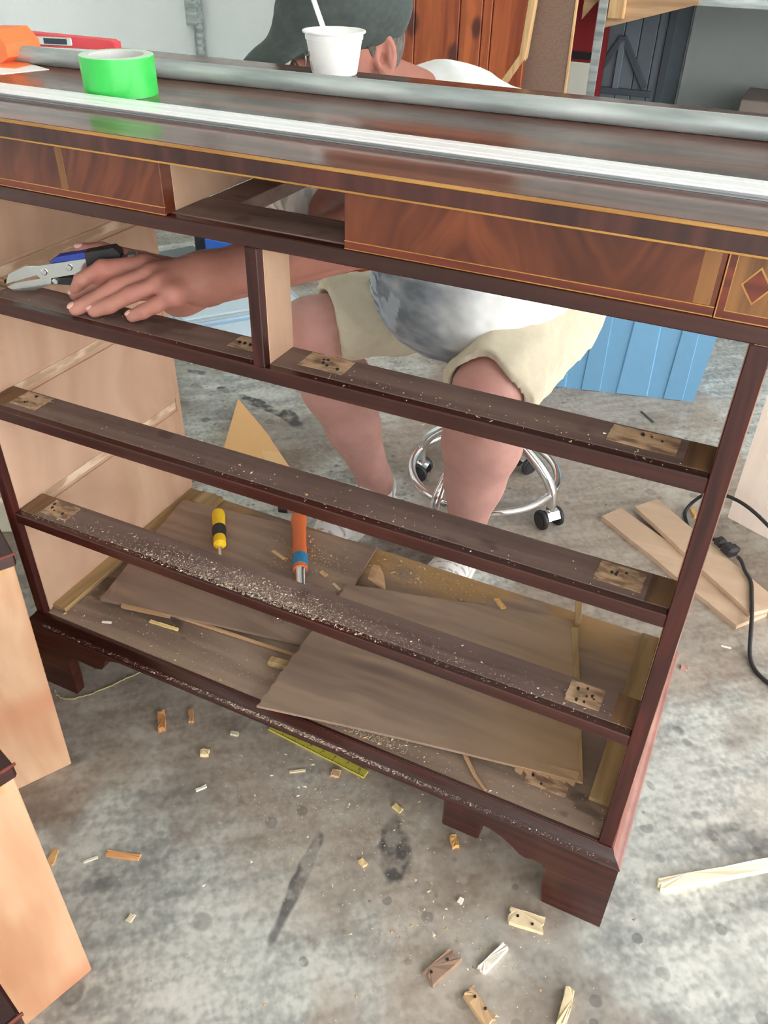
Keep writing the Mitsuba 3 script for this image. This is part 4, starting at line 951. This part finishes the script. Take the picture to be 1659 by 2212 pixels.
stub = np.exp(-(((lx - .05) / .05) ** 2 + ((lz + .075) / .035) ** 2))[:, None] * (np.abs(lz) < .16)[:, None] * .45 * (.6 + .8 * n2)
skin = skin * (1 - stub) + np.array(lin(150, 138, 132)) * stub
obj('body', body, 'skin', k, smooth=True, color=skin, label='reddish bare skin of arms, hands, legs and face')
# hair below the cap
def hair_sdf(p):
    d = ell(p, Hc + hu * .010 - hf * .008, (.099, .0815, .100), HR) + .0025 * (meshkit.noise(p * 260, 3) - .5)
    q = p - Hc
    d = np.maximum(d, q @ hf + .030); d = np.maximum(d, -(q @ hu) - .052)
    s = np.maximum(ell(p, Hc + hu * .010 - hf * .01, (.104, .0800, .100), HR), np.maximum(np.maximum(q @ hf - .002 - .55 * (q @ hu), -(q @ hf) - .02), -(q @ hu) - .024))
    return np.minimum(d, s)
mh = sdf_mesh(hair_sdf, Hc - .14, Hc + .14, .003)
hc = meshkit.fbm(mh.vertices * np.array([220, 220, 90]), 3, 9)[:, None]
obj('hair', mh, 'matte', k, smooth=True, color=np.array(lin(96, 92, 86)) * (.45 + 1.1 * hc), label='short greying hair')
# wool flat cap
def cap_sdf(p):
    q = p - Hc
    lx, ly, lz = q @ hf, q @ hs, q @ hu
    d = ell(p, Hc + hu * .052 - hf * .006, (.114, .100, .082), HR)
    d = smin(d, ell(p, Hc + hu * .060 + hf * .030, (.100, .094, .054), np.stack([unit(hf - hu * .50), hs, unit(hu + hf * .50)], 1)), .04)
    pk = ell(p, Hc + hu * .008 + hf * .128, (.078, .082, .018), np.stack([unit(hf - hu * .42), hs, unit(hu + hf * .42)], 1)) + .5 * np.abs(ly) * np.abs(ly) / .2
    d = smin(d, pk, .028)
    d = np.maximum(d, -(lz + .012 - .28 * np.clip(lx - .04, 0, 1) * -1.0))
    d = np.maximum(d, -ell(p, Hc + hu * .0 - hf * .01, (.098, .077, .098), HR))
    return d + .0035 * (meshkit.noise(p * 42, 7) - .5)
mc = sdf_mesh(cap_sdf, Hc - .22, Hc + .24, .0045)
cc = meshkit.fbm(mc.vertices * 130, 3, 2)[:, None]; c2 = meshkit.fbm(mc.vertices * 14, 3, 3)[:, None]
obj('cap', mc, 'cloth', k, smooth=True, color=np.array(lin(66, 75, 73)) * (.5 + .6 * cc + .5 * c2), label='dark grey-green wool flat cap')
# glasses: temple arm, rims
gl = []
for s in (-1, 1):
    c0 = Hc + hf * .108 + hs * s * .033 - hu * .004
    t = np.linspace(0, 2 * np.pi, 33)
    gl.append(tube([c0 + hs * (.022 * math.cos(a)) + hu * (.017 * math.sin(a)) for a in t[:-1]] + [c0 + hs * .022], .0015, 6))
    gl.append(tube([c0 + hs * s * .022 + hu * .006, Hc + hf * .08 + hs * s * .077 + hu * .004, Hc - hf * .012 + hs * s * .078 + hu * .008], .0017, 8))
gl.append(tube([Hc + hf * .111 - hs * .011, Hc + hf * .115, Hc + hf * .111 + hs * .011], .0015, 6))
obj('glasses', cat(gl), 'dull_steel', k, smooth=40, label='thin metal spectacles')
# T-shirt
def fold(p, s, sd): return (meshkit.noise(p * s, sd) - .5)
def shirt_sdf(p):
    d = bones(p, [((.535, 1.04, .52), (.50, .945, .66), .158, .180), ((.50, .945, .66), (.425, .865, .84), .180, .142), ((.425, .865, .84), neck - [0, 0, .035], .128, .075)], .06)
    d = smin(d, ell(p, (.475, .85, .595), (.205, .178, .165)), .06)
    sR, sL = mid(ShR, ElR, .68), mid(ShL, ElL, .74)
    d = smin(d, bones(p, [(neck - [0, 0, .03], ShR, .064, .070), (neck - [0, 0, .03], ShL + [0, 0, .0], .07, .074)], .04), .035)
    d = smin(d, ell(p, (.385, .880, .945), (.078, .065, .048)), .04)
    a = np.maximum(cone(p, ShR, mid(ShR, ElR, 1.2), .072, .064), (p - sR) @ unit(ElR - ShR))
    b = np.maximum(cone(p, ShL, mid(ShL, ElL, .95), .074, .070), (p - sL) @ unit(ElL - ShL))
    d = smin(d, a, .025); d = smin(d, b, .025)
    w = p + .02 * np.stack([fold(p, 9, 1), fold(p, 9, 2), fold(p, 9, 3)], 1)
    d = d + .010 * fold(w * np.array([1, 1, .35]), 22, 4) + .005 * fold(w, 46, 5)
    hem = p[:, 2] - (.452 + .05 * np.clip((p[:, 1] - .80) / .25, -1, 1) + .012 * np.sin(p[:, 0] * 26))
    d = np.maximum(d, -hem)
    hd = ell(p, Hc - hu * .02, (.115, .09, .12), HR)
    d = np.maximum(d, -cone(p, neck, Hc - hf * .04 - hu * .05, .064, .066) + .002)
    return np.maximum(d, -hd)
ms = sdf_mesh(shirt_sdf, (.08, .36, .36), (.86, 1.32, 1.06), .0058)
v = ms.vertices
n1 = meshkit.fbm(v * 9, 4, 11); n2 = meshkit.fbm(v * np.array([26, 26, 40]), 3, 12); n3 = meshkit.fbm(v * 70, 2, 13)
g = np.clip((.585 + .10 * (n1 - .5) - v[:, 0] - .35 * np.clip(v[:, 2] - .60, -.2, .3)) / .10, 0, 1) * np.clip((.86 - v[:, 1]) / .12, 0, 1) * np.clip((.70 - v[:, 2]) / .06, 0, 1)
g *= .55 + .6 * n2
blue = np.clip((.36 - v[:, 0]) / .05, 0, 1) * np.clip((.72 - v[:, 2]) / .05, 0, 1) * (np.abs(n2 - .5) < .07)
strp = np.clip((.45 - v[:, 0]) / .05, 0, 1) * np.clip((v[:, 2] - .74) / .04, 0, 1) * np.clip((.62 - v[:, 1]) / .05, 0, 1)
strp = strp * (np.sin(v @ np.array([70, 200, 40.]) + 6 * n1) > .55) * .5
col = np.array(lin(232, 236, 236)) * (.92 + .1 * n3)[:, None]
mixc = lambda c, d, w: c * (1 - w[:, None]) + np.array(d) * w[:, None]
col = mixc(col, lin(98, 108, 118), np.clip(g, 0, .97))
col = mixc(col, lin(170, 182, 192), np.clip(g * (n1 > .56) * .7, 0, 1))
col = mixc(col, lin(62, 80, 108), np.clip(blue, 0, .8)); col = mixc(col, lin(110, 118, 110), strp)
obj('shirt', ms, 'cloth', k, smooth=True, color=col, label='loose white T-shirt, grey-stained over the belly')
# shorts
def shorts_sdf(p):
    d = bones(p, [((.535, 1.07, .50), (.52, 1.0, .56), .175, .165)], .05)
    oL, oR = mid(HipL, KnL, 1.04), mid(HipR, KnR, .90)
    uL, uR = unit(KnL - HipL + [0, -.02, -.05]), unit(KnR - HipR + [0, 0, .01])
    a = np.maximum(cone(p, HipL, mid(HipL, KnL, 1.15), .112, .094), (p - oL) @ uL - .012 * np.sin(p[:, 0] * 60))
    b = np.maximum(cone(p, HipR, mid(HipR, KnR, 1.15), .112, .094), (p - oR) @ uR)
    d = smin(smin(d, a, .03), b, .03)
    d = smin(d, cone(p, mid(HipR, KnR, .55) + [.02, 0, .0], mid(HipL, KnL, .45), .062, .066), .04)
    w = p + .03 * np.stack([fold(p, 8, 21), fold(p, 8, 22), fold(p, 8, 23)], 1)
    d = d + .020 * fold(w * np.array([1, .6, 1]), 17, 24) + .006 * fold(w, 42, 25)
    # hollow the leg openings so the cloth ends in a hem
    d = np.maximum(d, -np.maximum(cone(p, HipL, mid(HipL, KnL, 1.2), .094, .074), (oL - p) @ uL - .03))
    d = np.maximum(d, -np.maximum(cone(p, HipR, mid(HipR, KnR, 1.2), .094, .074), (oR - p) @ uR - .03))
    return np.maximum(d, .432 - p[:, 2] - .12 * np.clip(.92 - p[:, 1], 0, .5))
mo = sdf_mesh(shorts_sdf, (.08, .60, .34), (.84, 1.34, .78), .0058)
nz = meshkit.fbm(mo.vertices * 12, 4, 31)[:, None]; nf = meshkit.fbm(mo.vertices * 160, 2, 32)[:, None]
obj('shorts', mo, 'cloth', k, smooth=True, color=np.array(lin(192, 184, 162)) * (.78 + .3 * nz + .12 * nf), label='khaki cargo shorts')
# socks and shoes
for an, toe in ((AnR, np.array([.272, .600, .032])), (AnL, np.array([.575, .520, .032]))):
    an = np.asarray(an); heel = np.array([an[0], an[1], .04]) + unit((an - toe) * [1, 1, 0]) * .045
    f = unit((toe - an) * [1, 1, 0]); s = np.array([-f[1], f[0], 0])
    obj('sock', sdf_mesh(lambda p: np.maximum(bones(p, [(an + [0, 0, .03], an + [0, 0, -.05], .041, .043)], .02), p[:, 2] - an[2] - .012 - .002 * np.sin(p[:, 0] * 300)), an - .09, an + .09, .005), 'cloth', k, smooth=True, color=lin(238, 238, 238))
    R_ = np.stack([f, s, [0, 0, 1]], 1)
    b0, b1 = an * [1, 1, 0] + f * .065, an * [1, 1, 0]
    def shoe_sdf(p):
        d = smin(ell(p, b0 + [0, 0, .040] + f * .06, (.105, .047, .040), R_), ell(p, b1 + [0, 0, .052], (.066, .043, .050), R_), .04)
        d = np.maximum(d, -bones(p, [(an + [0, 0, .06], an + [0, 0, -.045], .044, .040)], .02))
        d = np.maximum(d, .012 - p[:, 2])
        return d + .003 * (meshkit.noise(p * 60, 5) - .5)
    sh = sdf_mesh(shoe_sdf, np.array([an[0], an[1], .0]) - .22, np.array([an[0], an[1], .0]) + .24, .005)
    vv = sh.vertices; qz = meshkit.fbm(vv * 26, 3, 41)[:, None]
    top_ = ((vv - b0) @ f)[:, None]
    cs = np.array(lin(226, 226, 224)) * (.72 + .42 * qz)
    cs = np.where((np.abs(np.sin(top_ * 130 + (vv @ s)[:, None] * 40)) < .22) & (vv[:, 2:3] > .04), np.array(lin(150, 152, 156)), cs)
    sk = obj('shoe', sh, 'cloth', k, smooth=True, color=cs, label='scuffed white trainer')
    sole = [b1 - f * .066 + s * .0, b1 - f * .05 + s * .034, b0 + s * .042, b0 + f * .10 + s * .047, b0 + f * .15 + s * .03, b0 + f * .168, b0 + f * .15 - s * .03, b0 + f * .10 - s * .047, b0 - s * .042, b1 - f * .05 - s * .034]
    obj('sole', prism([tuple(q[:2]) for q in sole], .022, 0.0), 'painted', sk, color=lin(214, 214, 210))
    for i in range(4):
        c0 = b0 + f * (.02 + .022 * i) + [0, 0, .083 - .006 * i]
        obj('lace', tube([c0 - s * .022 - [0, 0, .006], c0 + [0, 0, .001], c0 + s * .022 - [0, 0, .006]], .0028, 6), 'cloth', sk, color=lin(240, 240, 236))
# ------------------------------------------------------------------ locking pliers in his hand
k = thing('locking_pliers', 'chrome locking pliers with a blue lever held above the rail', 'pliers')
P0, P1_ = np.array((0.1142, 0.0277, 0.814)), np.array((0.2718, 0.1068, 0.838))
A = along(P0, P1_); A[:3, :3] *= np.linalg.norm(P1_ - P0) / .172
B = lambda pts, y0, y1: xf(hull([(x, y, z) for x, z in pts for y in (y0, y1)]), A)
obj('upper_jaw', cat(B([(-.004, -.006), (.004, .006), (.03, .014), (.05, .012), (.05, .002), (.008, -.002)], -.005, .005)), 'chrome', k)
obj('lower_jaw', cat(B([(-.004, -.010), (.004, -.016), (.03, -.019), (.058, -.013), (.058, -.004), (.01, -.006)], -.005, .005)), 'chrome', k)
obj('body', B([(.035, .012), (.10, .014), (.15, .013), (.15, -.001), (.10, -.003), (.045, -.006)], -.0065, .0065), 'chrome', k)
for x, z in ((.052, .004), (.062, -.010), (.086, .006)):
    obj('rivet', xf(cyl((x, -.0085, z), (x, .0085, z), .0042, 14, .001), A), 'chrome', k, smooth=35)
obj('lower_handle', B([(.058, -.004), (.10, -.012), (.165, -.026), (.168, -.033), (.11, -.022), (.055, -.013)], -.006, .006), 'black_rubber', k)
obj('lever', B([(.062, .0145), (.075, .021), (.13, .023), (.13, .0145)], -.007, .007), 'painted', k, color=lin(40, 62, 150), label='blue lever')
obj('grip', B([(.108, -.006), (.112, .0225), (.150, .024), (.156, .016), (.153, -.007)], -.009, .009), 'black_rubber', k)
obj('adjusting_screw', xf(cat(cyl((.155, 0, .006), (.163, 0, .006), .005, 16), cyl((.163, 0, .006), (.175, 0, .006), .008, 18, .0015)), A), 'dull_steel', k, smooth=35)
